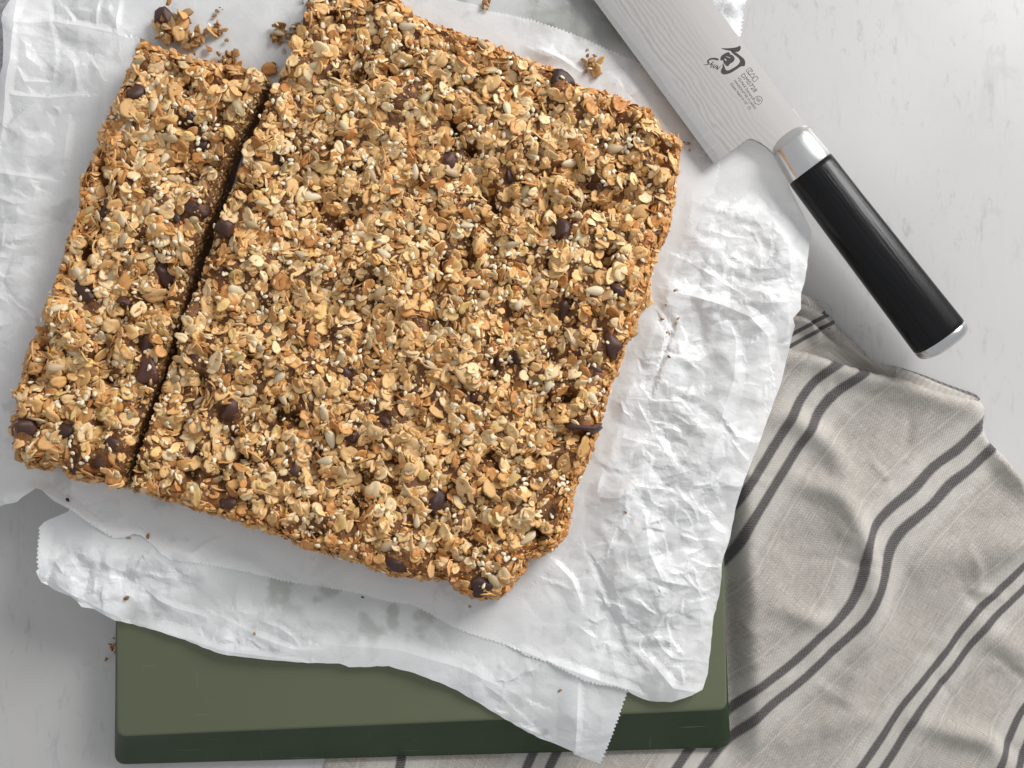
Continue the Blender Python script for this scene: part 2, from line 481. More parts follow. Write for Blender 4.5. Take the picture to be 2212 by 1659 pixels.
def mat_linen():
    m, nt, b = material('striped_linen')
    s = N(nt, 'ShaderNodeAttribute', attribute_name='stripe').outputs['Fac']
    t = N(nt, 'ShaderNodeAttribute', attribute_name='along').outputs['Fac']
    vec = N(nt, 'ShaderNodeCombineXYZ'); L(nt, s, vec.inputs[0]); L(nt, t, vec.inputs[1])
    v = vec.outputs[0]
    K = 2 * math.pi * 56                    # thread pairs per stripe repeat
    wob = noise(nt, mapping(nt, v, (40, 40, 1)), 1.0, 3, 0.6)
    wv = math_n(nt, 'MULTIPLY', wob, 5.0)
    sx = math_n(nt, 'SINE', math_n(nt, 'ADD', math_n(nt, 'MULTIPLY', s, K), wv))
    sy = math_n(nt, 'SINE', math_n(nt, 'ADD', math_n(nt, 'MULTIPLY', t, K), wv))
    weave = math_n(nt, 'MULTIPLY_ADD', math_n(nt, 'MULTIPLY', sx, sy), 0.5, 0.5)
    # slubs: long uneven threads both ways
    sl1 = noise(nt, mapping(nt, v, (240, 7, 1)), 1.0, 3, 0.65)
    sl2 = noise(nt, mapping(nt, v, (7, 240, 1)), 1.0, 3, 0.65)
    slub = math_n(nt, 'MULTIPLY', math_n(nt, 'ADD', sl1, sl2), 0.5)
    base = ramp(nt, slub, [(0.36, lin(152, 147, 140)), (0.5, lin(184, 179, 172)), (0.64, lin(220, 217, 212))])
    base = mixc(nt, math_n(nt, 'MULTIPLY', weave, 0.55), base, lin(118, 104, 88))
    fs = math_n(nt, 'SUBTRACT', s, math_n(nt, 'ROUND', s))      # distance to the nearest stripe pair
    a = math_n(nt, 'ABSOLUTE', fs)
    wobs = math_n(nt, 'MULTIPLY', math_n(nt, 'SUBTRACT', noise(nt, mapping(nt, v, (170, 170, 1)), 1.0, 3), 0.5), 0.035)
    a = math_n(nt, 'ADD', a, wobs)
    d = math_n(nt, 'ABSOLUTE', math_n(nt, 'SUBTRACT', a, 0.078))
    single = math_n(nt, 'LESS_THAN', s, 0.5)
    d = N_mix(nt, single, d, math_n(nt, 'ABSOLUTE', math_n(nt, 'ADD', fs, 0.0)))
    stripe = ramp(nt, d, [(0.0, 1.0), (0.027, 1.0), (0.040, 0.0)])
    pale = ramp(nt, math_n(nt, 'ABSOLUTE', math_n(nt, 'SUBTRACT', a, 0.05)), [(0.0, 1.0), (0.14, 1.0), (0.19, 0.0)])
    line = ramp(nt, math_n(nt, 'ABSOLUTE', math_n(nt, 'SUBTRACT', a, 0.27)), [(0.0, 1.0), (0.008, 0.0)])
    base = mixc(nt, math_n(nt, 'MULTIPLY', pale, 0.22), base, lin(226, 222, 216))
    base = mixc(nt, math_n(nt, 'MULTIPLY', line, 0.28), base, lin(232, 228, 220))
    dk = ramp(nt, math_n(nt, 'MULTIPLY_ADD', weave, 0.6, math_n(nt, 'MULTIPLY', slub, 0.5)), [(0.35, lin(54, 51, 51)), (0.80, lin(122, 117, 115))])
    c = mixc(nt, stripe, base, dk)
    L(nt, c, b.inputs['Base Color'])
    b.inputs['Roughness'].default_value = 0.9
    b.inputs['Specular IOR Level'].default_value = 0.15
    b.inputs['Sheen Weight'].default_value = 0.25
    b.inputs['Sheen Roughness'].default_value = 0.5
    hgt = math_n(nt, 'ADD', math_n(nt, 'MULTIPLY', weave, 0.6), math_n(nt, 'MULTIPLY', slub, 0.8))
    bump(nt, hgt, 0.45, 0.0006, b)
    return m
def N_mix(nt, fac, a, b_):
    n = N(nt, 'ShaderNodeMix', data_type='FLOAT'); L(nt, fac, n.inputs[0]); L(nt, a, n.inputs[2]); L(nt, b_, n.inputs[3]); return n.outputs[0]

M_marble = mat_marble()
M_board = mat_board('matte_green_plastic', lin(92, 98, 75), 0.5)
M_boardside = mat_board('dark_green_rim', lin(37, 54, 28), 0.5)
M_paperA = mat_paper('waxed_paper', (0.93, 0.93, 0.93, 1))
M_paperB = mat_paper('waxed_paper_under', (0.92, 0.93, 0.94, 1))
M_binder = mat_food('honey_binder', 0.36, 900, 0.5, 1.0, 0.4)
M_oat = mat_food('oat', 0.46, 420, 0.22, 0.4, 0.38)
M_sesame = mat_food('sesame', 0.4, 500, 0.08, 0.1, 0.45)
M_sun = mat_food('sunflower_kernel', 0.45, 350, 0.18, 0.15, 0.45)
M_choc = mat_food('chocolate', 0.42, 300, 0.3, 0.25, 0.5)
M_blade = mat_blade()
M_steel = mat_metal('satin_steel', (0.66, 0.655, 0.65, 1), 0.24, (20, 700, 700))
M_bolster = mat_metal('polished_bolster', (0.82, 0.81, 0.80, 1), 0.28)
M_cap = mat_metal('polished_cap', (0.60, 0.595, 0.59, 1), 0.2, (700, 60, 60))
M_etch = mat_plain('etched_black', (0.035, 0.03, 0.026, 1), 0.6)
M_etch2 = mat_plain('etched_grey', (0.11, 0.105, 0.10, 1), 0.6)
M_handle = mat_handle()
M_linen = mat_linen()

# ------------------------------------------------------------------ levels (metres)
Z_BOARD = 0.020
Z_PAPER = Z_BOARD + 0.0005

# ------------------------------------------------------------------ setting
def box(name, lo, hi, mat, parent=None):
    x0, y0, z0 = lo; x1, y1, z1 = hi
    v = [(x0, y0, z0), (x1, y0, z0), (x1, y1, z0), (x0, y1, z0), (x0, y0, z1), (x1, y0, z1), (x1, y1, z1), (x0, y1, z1)]
    f = [(0, 3, 2, 1), (4, 5, 6, 7), (0, 1, 5, 4), (1, 2, 6, 5), (2, 3, 7, 6), (3, 0, 4, 7)]
    return obj(name, mesh(name, v, f, mat, smooth=False), parent)
tag(box('countertop', (-0.7, -0.6, -0.03), (0.7, 0.6, 0.0), M_marble), kind='structure')

# ------------------------------------------------------------------ cutting board
def make_board():
    root = empty('cutting_board', (0, 0, 0))
    # outline of the flat top, from the front left corner round
    fl = U(252, 1592, Z_BOARD); fr = U(1571, 1534, Z_BOARD)
    bl = U(240, -150, Z_BOARD); br = U(1540, -190, Z_BOARD)
    def rounded(c, r, seg=8):
        out = []
        for i in range(4):
            p = c[i]; a = c[i - 1] - p; b = c[(i + 1) % 4] - p
            a = a / np.linalg.norm(a); b = b / np.linalg.norm(b)
            for k in range(seg + 1):
                t = k / seg
                q = (1 - t) ** 2 * (p + a * r) + 2 * t * (1 - t) * p + t * t * (p + b * r)
                out.append(q)
        return np.array(out)
    top = rounded([fl, fr, br, bl], 0.0045)
    # the rim: rolls over and flares towards the front, where it forms a sloped grip
    fl2 = U(249, 1650, 0.003); fr2 = U(1577, 1613, 0.003)
    bl2 = U(270, -120, 0.003); br2 = U(1500, -160, 0.003)
    low = rounded([fl2, fr2, br2, bl2], 0.006)
    n = len(top)
    cen = top.mean(0)
    rings = []; prof = []
    inset = top + (cen - top) / np.linalg.norm(cen - top, axis=1)[:, None] * 0.0016
    rings.append((inset, Z_BOARD)); rings.append((top + (inset - top) * 0.45, Z_BOARD - 0.0002)); rings.append((top, Z_BOARD - 0.0008))
    for k, t in enumerate((0.08, 0.3, 0.6, 0.85, 0.95, 1.0)):
        xy = top + (low - top) * (t if t < 0.9 else t)
        rings.append((xy, Z_BOARD - 0.0012 - (Z_BOARD - 0.0052) * t))
    rings.append((low + (low.mean(0) - low) * 0.006, 0.002)); rings.append((low + (low.mean(0) - low) * 0.02, 0.0008))
    V = []; Fa = []
    for xy, z in rings[2:]: V += [(a, b, z) for a, b in xy]
    m = len(rings) - 2
    for r in range(m - 1):
        for i in range(n):
            j = (i + 1) % n
            Fa.append((r * n + i, (r + 1) * n + i, (r + 1) * n + j, r * n + j))
    Fa.append(tuple((m - 1) * n + i for i in range(n)))
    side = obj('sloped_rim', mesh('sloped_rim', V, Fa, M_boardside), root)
    side['label'] = 'dark green sloped rim along the board front'
    V = [(a, b, rings[0][1]) for a, b in rings[0][0]] + [(a, b, rings[1][1]) for a, b in rings[1][0]] + [(a, b, rings[2][1]) for a, b in rings[2][0]]
    Fa = [tuple(range(n))]
    for r in range(2):
        for i in range(n):
            j = (i + 1) % n
            Fa.append((r * n + i, (r + 1) * n + i, (r + 1) * n + j, r * n + j))
    obj('cutting_surface', mesh('cutting_surface', V, Fa, M_board), root)
    tag(root, 'olive green cutting board with dark sloped front rim lying under the crumpled paper', 'cutting board')
    return top, low
BOARD, RIM = make_board()

# ------------------------------------------------------------------ granola outlines
STRIP = [(306, 97), (335, 100), (365, 106), (420, 125), (500, 142), (560, 157), (579, 168), (577, 182), (545, 250), (499, 335), (484, 390), (452, 480), (424, 558),
         (408, 625), (389, 700), (366, 775), (338, 845), (309, 920), (284, 1005), (271, 1055), (240, 1050), (215, 1038), (185, 1042), (152, 1035), (130, 1010), (108, 1000),
         (85, 1012), (58, 1008), (40, 985), (33, 955), (20, 932), (28, 905), (42, 882), (26, 852), (43, 822), (50, 790), (62, 745), (95, 708), (110, 640), (130, 577),
         (141, 527), (172, 457), (176, 394), (211, 323), (218, 295), (243, 225), (260, 197), (281, 148)]
BLOCK = [(700, -45), (682, 0), (650, 75), (619, 151), (594, 186), (570, 246), (520, 369), (478, 475), (447, 577), (423, 640), (401, 700), (387, 762), (363, 810), (332, 902),
         (302, 985), (288, 1058), (338, 1074), (422, 1101), (492, 1122), (577, 1147), (661, 1186), (720, 1200), (774, 1213), (798, 1227), (854, 1244), (906, 1253), (966, 1252),
         (987, 1277), (1026, 1292), (1078, 1292), (1104, 1272), (1129, 1234), (1146, 1206), (1198, 1188), (1224, 1156), (1237, 1079), (1250, 1036), (1273, 995), (1294, 927),
         (1319, 833), (1344, 778), (1352, 742), (1365, 727), (1385, 671), (1403, 646), (1405, 605), (1412, 562), (1440, 506), (1457, 436), (1468, 340), (1468, 299), (1447, 293),
         (1422, 272), (1401, 234), (1359, 225), (1334, 207), (1260, 188), (1211, 151), (1148, 134), (1088, 105), (1007, 74), (944, 53), (888, 28), (860, 3), (800, -30)]
Z_GB = Z_PAPER + 0.0009          # underside of the granola
G_H = 0.0195
Z_GM = Z_GB + 0.014
strip_w = UP(STRIP, Z_GM); block_w = UP(BLOCK, Z_GM)

# ------------------------------------------------------------------ papers
A_EDGE = [((39, -90), 0), ((39, 0), 0), ((20, 39), 0), ((20, 54), 0), ((24, 85), 0), ((26, 115), 0), ((21, 153), 0), ((10, 177), 0), ((2, 194), 0), ((-20, 240), 0), ((-70, 420), 0),
          ((-80, 900), 0), ((-45, 1108), 0), ((0, 1094), 0), ((46, 1083), 0), ((84, 1054), 0), ((98, 1058), 0), ((120, 1081), 0), ((148, 1097), 1), ((193, 1130), 1), ((246, 1162), 0),
          ((278, 1160), 0), ((292, 1152), 0), ((309, 1156), 0), ((330, 1173), 0), ((352, 1194), 0), ((373, 1210), 1), ((440, 1220), 1), ((527, 1236), 1), ((615, 1257), 1), ((691, 1269), 1),
          ((777, 1283), 1), ((833, 1300), 1), ((889, 1307), 1), ((923, 1324), 1), ((966, 1350), 1), ((1009, 1369), 1), ((1061, 1384), 1), ((1121, 1405), 1), ((1134, 1416), 1), ((1185, 1431), 1),
          ((1228, 1453), 1), ((1262, 1470), 1), ((1288, 1478), 1), ((1327, 1483), 1), ((1357, 1493), 0), ((1379, 1504), 0), ((1404, 1512), 0), ((1447, 1512), 0), ((1490, 1496), 0), ((1514, 1485), 0),
          ((1527, 1453), 0), ((1533, 1405), 0), ((1540, 1328), 0), ((1552, 1285), 0), ((1559, 1208), 0), ((1572, 1173), 0), ((1589, 1096), 0), ((1602, 1049), 0), ((1613, 1021), 0), ((1644, 940), 0),
          ((1685, 833), 0), ((1700, 762), 0), ((1707, 717), 0), ((1710, 706), 0), ((1705, 691), 0), ((1723, 671), 0), ((1723, 638), 0), ((1733, 605), 0), ((1734, 590), 0), ((1745, 542), 0),
          ((1754, 498), 0), ((1733, 455), 0), ((1690, 372), 0), ((1650, 290), 0), ((1560, 200), 0), ((1440, 155), 1), ((1352, 123), 1), ((1289, 95), 1), ((1218, 65), 1), ((1148, 42), 1), ((1095, 30), 1),
          ((1053, 23), 0), ((1035, 14), 0), ((1007, 7), 0), ((972, 0), 0), ((880, -35), 0), ((700, -90), 0)]
B_EDGE = [((250, -110), 0), ((148, 1104), 0), ((120, 1116), 0), ((95, 1127), 0), ((84, 1141), 1), ((88, 1183), 1), ((94, 1229), 0), ((105, 1252), 0), ((130, 1269), 0), ((169, 1283), 0), ((185, 1308), 0),
          ((211, 1312), 0), ((253, 1338), 0), ((302, 1350), 0), ((352, 1364), 0), ((415, 1385), 0), ((485, 1410), 0), ((563, 1419), 0), ((657, 1429), 0), ((735, 1430), 0), ((756, 1438), 0), ((778, 1438), 0),
          ((841, 1436), 0), ((897, 1451), 0), ((949, 1470), 0), ((1000, 1496), 0), ((1056, 1530), 0), ((1103, 1560), 0), ((1164, 1595), 0), ((1207, 1614), 0), ((1239, 1625), 0), ((1240, 1632), 0),
          ((1301, 1657), 1), ((1314, 1620), 1), ((1331, 1569), 1), ((1348, 1521), 1), ((1357, 1494), 0), ((1592, 130), 1), ((1600, 74), 1), ((1611, 0), 1), ((1615, -110), 0)]

def paper_outline(edge, z, pitch=0.0019, depth=0.0011, seed=0):
    r = np.random.default_rng(seed)
    pts = np.array([e[0] for e in edge], float); fl = [e[1] for e in edge]
    out = []; n = len(pts)
    cen = pts.mean(0)
    for i in range(n):
        a = U(*pts[i], z); b = U(*pts[(i + 1) % n], z)
        d = b - a; Ln = np.linalg.norm(d); nn = np.array([d[1], -d[0]]) / Ln
        if fl[i]:
            k = max(1, int(round(Ln / pitch)))
            for j in range(k):
                out.append(a + d * (j / k) + nn * depth * r.uniform(-0.2, 0.2))
                out.append(a + d * ((j + 0.5) / k) - nn * depth * r.uniform(0.6, 1.1))
        else:
            k = max(1, int(round(Ln / 0.003)))
            for j in range(k): out.append(a + d * (j / k) + nn * r.normal(0, 0.00012))
    return np.array(out)

outA = paper_outline(A_EDGE, Z_PAPER, seed=1)
outB = paper_outline(B_EDGE, Z_PAPER, seed=2)
LO, HI = (-0.30, -0.24), (0.20, 0.24)
C1 = crumple_raster(LO, HI, 0.0006, 0.030, 3)
C2 = crumple_raster(LO, HI, 0.0006, 0.0125, 5)
C3 = crumple_raster(LO, HI, 0.0006, 0.0058, 8)
C4 = crumple_raster(LO, HI, 0.0006, 0.0125, 15)
C5 = crumple_raster(LO, HI, 0.0006, 0.0058, 18)

def ridges(px, py, lst):
    """folds: steep on one side, a long flat slope on the other"""
    s = np.zeros(len(px)); p = np.stack([px, py], 1); pre = presort(p)
    for pts, hgt, wid in lst:
        wid = max(wid * 1.15, 8.0)
        q = np.asarray(pts, float)
        d_ = seg_dist(p, q, False, wid * 3.2, pre)
        k = np.nonzero(d_ < wid * 3.1)[0]
        if len(k) == 0: continue
        d = d_[k]; pk = p[k]
        u = q[-1] - q[0]; side = np.zeros(len(k)); best = np.full(len(k), 1e18)
        for a_, b_ in zip(q[:-1], q[1:]):
            e_ = b_ - a_; t_ = np.clip(((pk - a_) @ e_) / (e_ @ e_), 0, 1); g_ = pk - a_ - t_[:, None] * e_; dd = (g_ ** 2).sum(1)
            sd = (pk[:, 0] - a_[0]) * e_[1] - (pk[:, 1] - a_[1]) * e_[0]
            side = np.where(dd < best, sd, side); best = np.minimum(best, dd)
        w = np.where(side > 0, wid * 1.0, wid * 3.0)
        al = np.clip(((pk - q[0]) @ u) / (u @ u), 0, 1)
        s[k] = np.maximum(s[k], hgt * np.maximum(0, 1 - d / w) * (0.55 + 0.45 * np.sin(np.pi * al)))
    return s

def random_creases(n, regions, seed, hmax=0.0014):
    r = np.random.default_rng(seed); out = []
    for k in range(n):
        cx, cy, rx, ry, wgt = regions[r.choice(len(regions), p=np.array([q[4] for q in regions]) / sum(q[4] for q in regions))]
        c = np.array([cx + r.normal(0, rx * 0.6), cy + r.normal(0, ry * 0.6)])
        an = r.uniform(0, np.pi); ln = r.uniform(20, 85); pts = [c]
        for j in range(r.integers(2, 5)):
            an += r.normal(0, 0.5); pts.append(pts[-1] + np.array([math.cos(an), math.sin(an)]) * ln / 2.5)
        out.append((pts, r.uniform(0.25, 1.0) * hmax, r.uniform(5, 13)))
    return out

board_soft = np.array(BOARD)
def support(x, y):
    """level the paper rests on: the board, sinking a little once it hangs past the board edge"""
    p = np.stack([x, y], 1)
    ins = in_poly(p, board_soft); d = seg_dist(p, board_soft)
    drop = np.where(ins, 0.0, np.minimum(d * 0.03, 0.002))
    return Z_PAPER - drop

def maskB(px, py):
    a = 0.05 + blob(px, py, 250, 1240, 190, 75, 4) + 0.55 * blob(px, py, 560, 1360, 200, 55, 3) + 0.30 * blob(px, py, 1080, 1470, 170, 60, 3)
    a += 0.45 * blob(px, py, 1250, 10, 120, 60, 3) + 0.9 * blob(px, py, 1600, 30, 40, 90, 3) + 0.35 * blob(px, py, 1290, 1580, 70, 80, 3)
    return np.clip(a, 0, 1)
RB = [([(480, 1330), (560, 1370), (640, 1400), (760, 1400)], 0.0012, 14), ([(1249, 1470), (1246, 1540), (1243, 1628)], 0.0016, 12),
      ([(700, 1390), (860, 1400), (1000, 1440), (1120, 1500)], 0.0018, 26), ([(1000, 1440), (1080, 1500), (1140, 1560)], 0.0012, 14),
      ([(860, 1395), (840, 1425)], 0.001, 10), ([(820, 1325), (840, 1370)], 0.0006, 6), ([(300, 1345), (480, 1400), (660, 1425)], 0.0016, 22),
      ([(110, 1240), (180, 1285), (260, 1330)], 0.003, 30), ([(90, 1150), (95, 1220)], 0.002, 22)]
RB += random_creases(70, [(250, 1240, 170, 70, 3), (560, 1370, 220, 50, 2.5), (1080, 1480, 170, 60, 1.2), (1250, 20, 130, 60, 0.8), (1600, 30, 30, 80, 0.6)], 71)
def hB(x, y):
    px, py = PX(x, y, Z_PAPER)
    m = maskB(px, py)
    z = support(x, y) + m * (0.0020 * np.abs(C1(x + 0.02, y)) + 0.0040 * (C4(x, y) + 0.8) * 0.5 + 0.0020 * (C5(x, y) + 0.8) * 0.5)
    z += 0.00012 * (C4(x, y) + 1)
    z += ridges(px, py, RB)
    # the front edge stands up a little off the board
    front = blob(px, py, 700, 1440, 420, 60, 4) * 0.0018 + blob(px, py, 140, 1240, 120, 90, 3) * 0.003
    tip = np.clip((py - 1540) / 120, 0, 1)
    z += front - 0.004 * tip ** 1.3
    return z

def maskA(px, py):
    a = 0.03 + blob(px, py, 1610, 560, 120, 170, 4) + 0.55 * blob(px, py, 1560, 800, 150, 260, 4) + 0.75 * blob(px, py, 1440, 1240, 140, 200, 4)
    a += 0.55 * blob(px, py, 1420, 1050, 120, 120, 3) + 0.55 * blob(px, py, 1380, 1420, 160, 60, 3)
    a += 0.55 * blob(px, py, 150, 90, 130, 90, 4) + 0.45 * blob(px, py, 30, 560, 80, 200, 3) + 0.25 * blob(px, py, 60, 330, 70, 120, 3) + 0.2 * blob(px, py, 40, 1000, 80, 80, 3)
    a += 0.42 * blob(px, py, 1400, 880, 110, 330, 4) + 0.35 * blob(px, py, 1250, 1280, 120, 90, 3)
    a += 0.35 * blob(px, py, 1400, 200, 80, 60, 3) + 0.35 * blob(px, py, 1200, 110, 60, 30, 3)
    return np.clip(a, 0, 1)
RA = [([(20, 45), (55, 62), (120, 52), (190, 62), (258, 76)], 0.0022, 16), ([(12, 205), (45, 212), (110, 214), (180, 208)], 0.0020, 12),
      ([(10, 285), (60, 240), (120, 200), (195, 130)], 0.0016, 10), ([(48, 10), (48, 70), (40, 140), (25, 190), (5, 300)], 0.0024, 14),
      ([(220, 0), (210, 60)], 0.0016, 9), ([(262, 0), (255, 60), (262, 110)], 0.0012, 8), ([(0, 375), (60, 385), (110, 390)], 0.0014, 9), ([(150, 270), (140, 360)], 0.0012, 12),
      ([(20, 900), (60, 960), (90, 1050)], 0.0016, 18), ([(98, 1058), (160, 1095), (230, 1148), (300, 1150), (370, 1205)], 0.0018, 14),
      ([(1370, 862), (1420, 868), (1468, 868), (1492, 895), (1498, 908)], 0.0015, 7), ([(1468, 868), (1495, 832)], 0.0010, 7),
      ([(1340, 945), (1420, 965), (1430, 990)], 0.001, 8), ([(1385, 778), (1440, 770), (1520, 782)], 0.0012, 8),
      ([(1480, 640), (1560, 665), (1610, 690), (1650, 730), (1660, 780)], 0.003, 22), ([(1565, 690), (1585, 740), (1580, 820), (1555, 900), (1530, 1000)], 0.0030, 26),
      ([(1470, 560), (1540, 600), (1600, 640)], 0.0016, 12), ([(1640, 430), (1690, 520), (1700, 600)], 0.002, 16),
      ([(1550, 935), (1600, 945), (1625, 955)], 0.0014, 10), ([(1500, 950), (1530, 1010)], 0.001, 8),
      ([(1195, 1210), (1235, 1250), (1255, 1300)], 0.0016, 9), ([(1390, 1110), (1398, 1190), (1425, 1250), (1490, 1265)], 0.0024, 16), ([(1490, 1265), (1430, 1320), (1400, 1380)], 0.0020, 12),
      ([(1400, 1420), (1450, 1480), (1500, 1490)], 0.0022, 18), ([(1130, 1405), (1220, 1440), (1300, 1470), (1370, 1490)], 0.0016, 14), ([(1480, 1300), (1525, 1290)], 0.0014, 9),
      ([(1160, 110), (1210, 130), (1260, 160)], 0.0008, 8)]
RA += random_creases(270, [(1610, 540, 110, 170, 3.2), (1560, 820, 150, 240, 3), (1430, 1180, 150, 220, 4), (1390, 900, 80, 250, 2.4), (1400, 1420, 150, 70, 1.2), (150, 90, 130, 90, 1.6), (30, 560, 80, 220, 1.6), (1400, 200, 90, 60, .8), (50, 1000, 70, 80, .5)], 72)
knife_zone = UP([(1260, -60), (1545, -60), (1760, 290), (2000, 760), (1700, 420), (1540, 370)], Z_PAPER)
def hA(x, y, raw=False):
    px, py = PX(x, y, Z_PAPER)
    m = maskA(px, py)
    p = np.stack([x, y], 1)
    gran = np.minimum(np.where(in_poly(p, strip_w), 0, seg_dist(p, strip_w)), np.where(in_poly(p, block_w), 0, seg_dist(p, block_w)))
    flat = np.clip((gran - 0.001) / 0.009, 0, 1)
    kd = np.where(in_poly(p, knife_zone), 0, seg_dist(p, knife_zone))
    kf = 0.03 + 0.97 * np.clip((kd - 0.002) / 0.016, 0, 1) ** 1.5
    m = m * flat * kf
    sp = support(x, y) + 0.0004
    z = sp + m * (0.0040 * np.abs(C1(x, y)) + 0.0040 * (C2(x, y) + 0.7) * 0.5 + 0.0016 * (C3(x, y) + 0.7) * 0.5)
    z += 0.00012 * flat * (C2(x, y) + 1)
    z += ridges(px, py, RA) * flat * kf
    lift = blob(px, py, 1700, 620, 90, 150, 3) * 0.005 + blob(px, py, 1480, 1490, 80, 50, 3) * 0.003 + blob(px, py, 30, 90, 60, 130, 3) * 0.006 + blob(px, py, 60, 1075, 60, 30, 3) * 0.004
    z += lift * kf * flat
    inB = in_poly(p, outB)
    z = np.where(inB, np.maximum(z, hB(x, y) * 1.0 + 0.00035), z)
    return z, m, flat

def make_papers():
    v, f = tri_fill(outB, 0.0014, 0.3, 21, [UP(q[0], Z_PAPER) for q in RB])
    z = hB(v[:, 0], v[:, 1])
    px, py = PX(v[:, 0], v[:, 1], Z_PAPER)
    m = maskB(px, py)
    grease = np.clip(fbm(v[:, 0], v[:, 1], 0.014, 4, 40) * 6.5 - 1.5, 0, 1)
    wax = np.clip(0.34 - 0.34 * np.sqrt(m) + 0.26 * grease * (1 - m), 0.03, 0.75)
    wax = wax * (1 - 0.6 * np.clip(ridges(px, py, RB) / 0.0012, 0, 1))
    wax += 0.42 * blob(px, py, 1270, 40, 150, 70, 4)
    o = obj('baking_paper', mesh('baking_paper', np.column_stack([v, z]), f, M_paperB, smooth=False, attrs={'wax': wax, 'crumple': m}))
    tag(o, 'lower sheet of waxed paper drooping over the front rim of the green board', 'baking paper', 'sheets of waxed paper', 'thing')
    v, f = tri_fill(outA, 0.0012, 0.3, 22, [UP(q[0], Z_PAPER) for q in RA])
    z, m, flat = hA(v[:, 0], v[:, 1])
    px, py = PX(v[:, 0], v[:, 1], Z_PAPER)
    grease = np.clip(fbm(v[:, 0], v[:, 1], 0.012, 4, 60) * 6.0 - 1.4, 0, 1)
    wax = np.clip(0.26 - 0.18 * np.sqrt(m) + 0.22 * grease * (1 - m), 0.03, 0.6)
    wax = wax * (1 - 0.5 * np.clip(ridges(px, py, RA) / 0.0012, 0, 1))
    o = obj('baking_paper', mesh('baking_paper', np.column_stack([v, z]), f, M_paperA, smooth=False, attrs={'wax': wax, 'crumple': m}))
    tag(o, 'upper crinkled sheet of waxed paper the granola lies on, corner creased at right', 'baking paper', 'sheets of waxed paper', 'thing')
make_papers()

# ------------------------------------------------------------------ granola pieces
def flake_mesh(seed, seg=14):
    r = np.random.default_rng(seed)
    Ls = 1.0; Wd = r.uniform(0.52, 0.82); th = r.uniform(0.06, 0.10)
    a = np.arange(seg) / seg * 2 * np.pi
    rad = 1 + 0.10 * np.sin(2 * a + r.uniform(0, 6)) * r.uniform(0, 1) + 0.08 * np.sin(3 * a + r.uniform(0, 6)) + r.normal(0, 0.045, seg)
    if r.random() < 0.5:                                  # a split or a bite at the rim
        k = r.integers(seg); rad[k] *= r.uniform(0.6, 0.8)
    if r.random() < 0.35:
        k = r.integers(seg); rad[np.arange(k, k + 4) % seg] *= 0.74
    cx = r.uniform(-0.35, 0.35); cy = r.uniform(-0.3, 0.3); tw = r.uniform(-0.25, 0.25)
    def zz(x, y): return cx * x * x + cy * y * y * 1.2 + tw * x * y + 0.05 * np.sin(5 * x + seed) * np.cos(4 * y)
    V = []; Fc = []
    def ring(s, dz, crease):
        x = np.cos(a) * rad * s * Ls * 0.5; y = np.sin(a) * rad * s * Wd * 0.5
        z = zz(x, y) + dz - crease * np.exp(-(y / 0.05) ** 2) * 0.05
        return np.stack([x, y, z], 1)
    rings = [ring(0.42, th * 0.62, 1), ring(0.80, th * 0.5, 1), ring(1.0, 0.0, 0), ring(0.82, -th * 0.5, 0)]
    V.append([0, 0, zz(0.0, 0.0) + th * 0.62 - 0.05])
    for q in rings: V += q.tolist()
    V.append([0, 0, zz(0.0, 0.0) - th * 0.5])
    for i in range(seg):
        j = (i + 1) % seg
        Fc.append((0, 1 + i, 1 + j))
        for k in range(3):
            A, B = 1 + k * seg, 1 + (k + 1) * seg
            Fc += [(A + i, B + i, B + j), (A + i, B + j, A + j)]
        Fc.append((len(V) - 1, 1 + 3 * seg + j, 1 + 3 * seg + i))
    return np.array(V), np.array(Fc, np.int32)

def seed_mesh(nseg, nring, profile, flat):
    V = [[-0.5, 0, 0]]
    for k in range(1, nring):
        t = k / nring; rr = profile(t)
        for i in range(nseg):
            an = i / nseg * 2 * math.pi
            V.append([t - 0.5, math.cos(an) * rr, math.sin(an) * rr * flat])
    V.append([0.5, 0, 0]); V = np.array(V); Fc = []
    for i in range(nseg):
        j = (i + 1) % nseg
        Fc.append((0, 1 + j, 1 + i)); Fc.append((len(V) - 1, 1 + (nring - 2) * nseg + i, 1 + (nring - 2) * nseg + j))
        for k in range(nring - 2):
            A, B = 1 + k * nseg, 1 + (k + 1) * nseg
            Fc += [(A + i, A + j, B + j), (A + i, B + j, B + i)]
    return V, np.array(Fc, np.int32)

def lump_mesh(seed, sub=1, rough=0.28):
    import bmesh
    bm = bmesh.new(); bmesh.ops.create_icosphere(bm, subdivisions=sub, radius=0.5)
    r = np.random.default_rng(seed)
    st = np.array([1, r.uniform(0.5, 0.95), r.uniform(0.3, 0.75)])
    V = np.array([v.co[:] for v in bm.verts]); V = V * (1 + r.normal(0, rough, (len(V), 1))) * st
    Fc = np.array([[v.index for v in f.verts] for f in bm.faces], np.int32); bm.free()
    return V, Fc

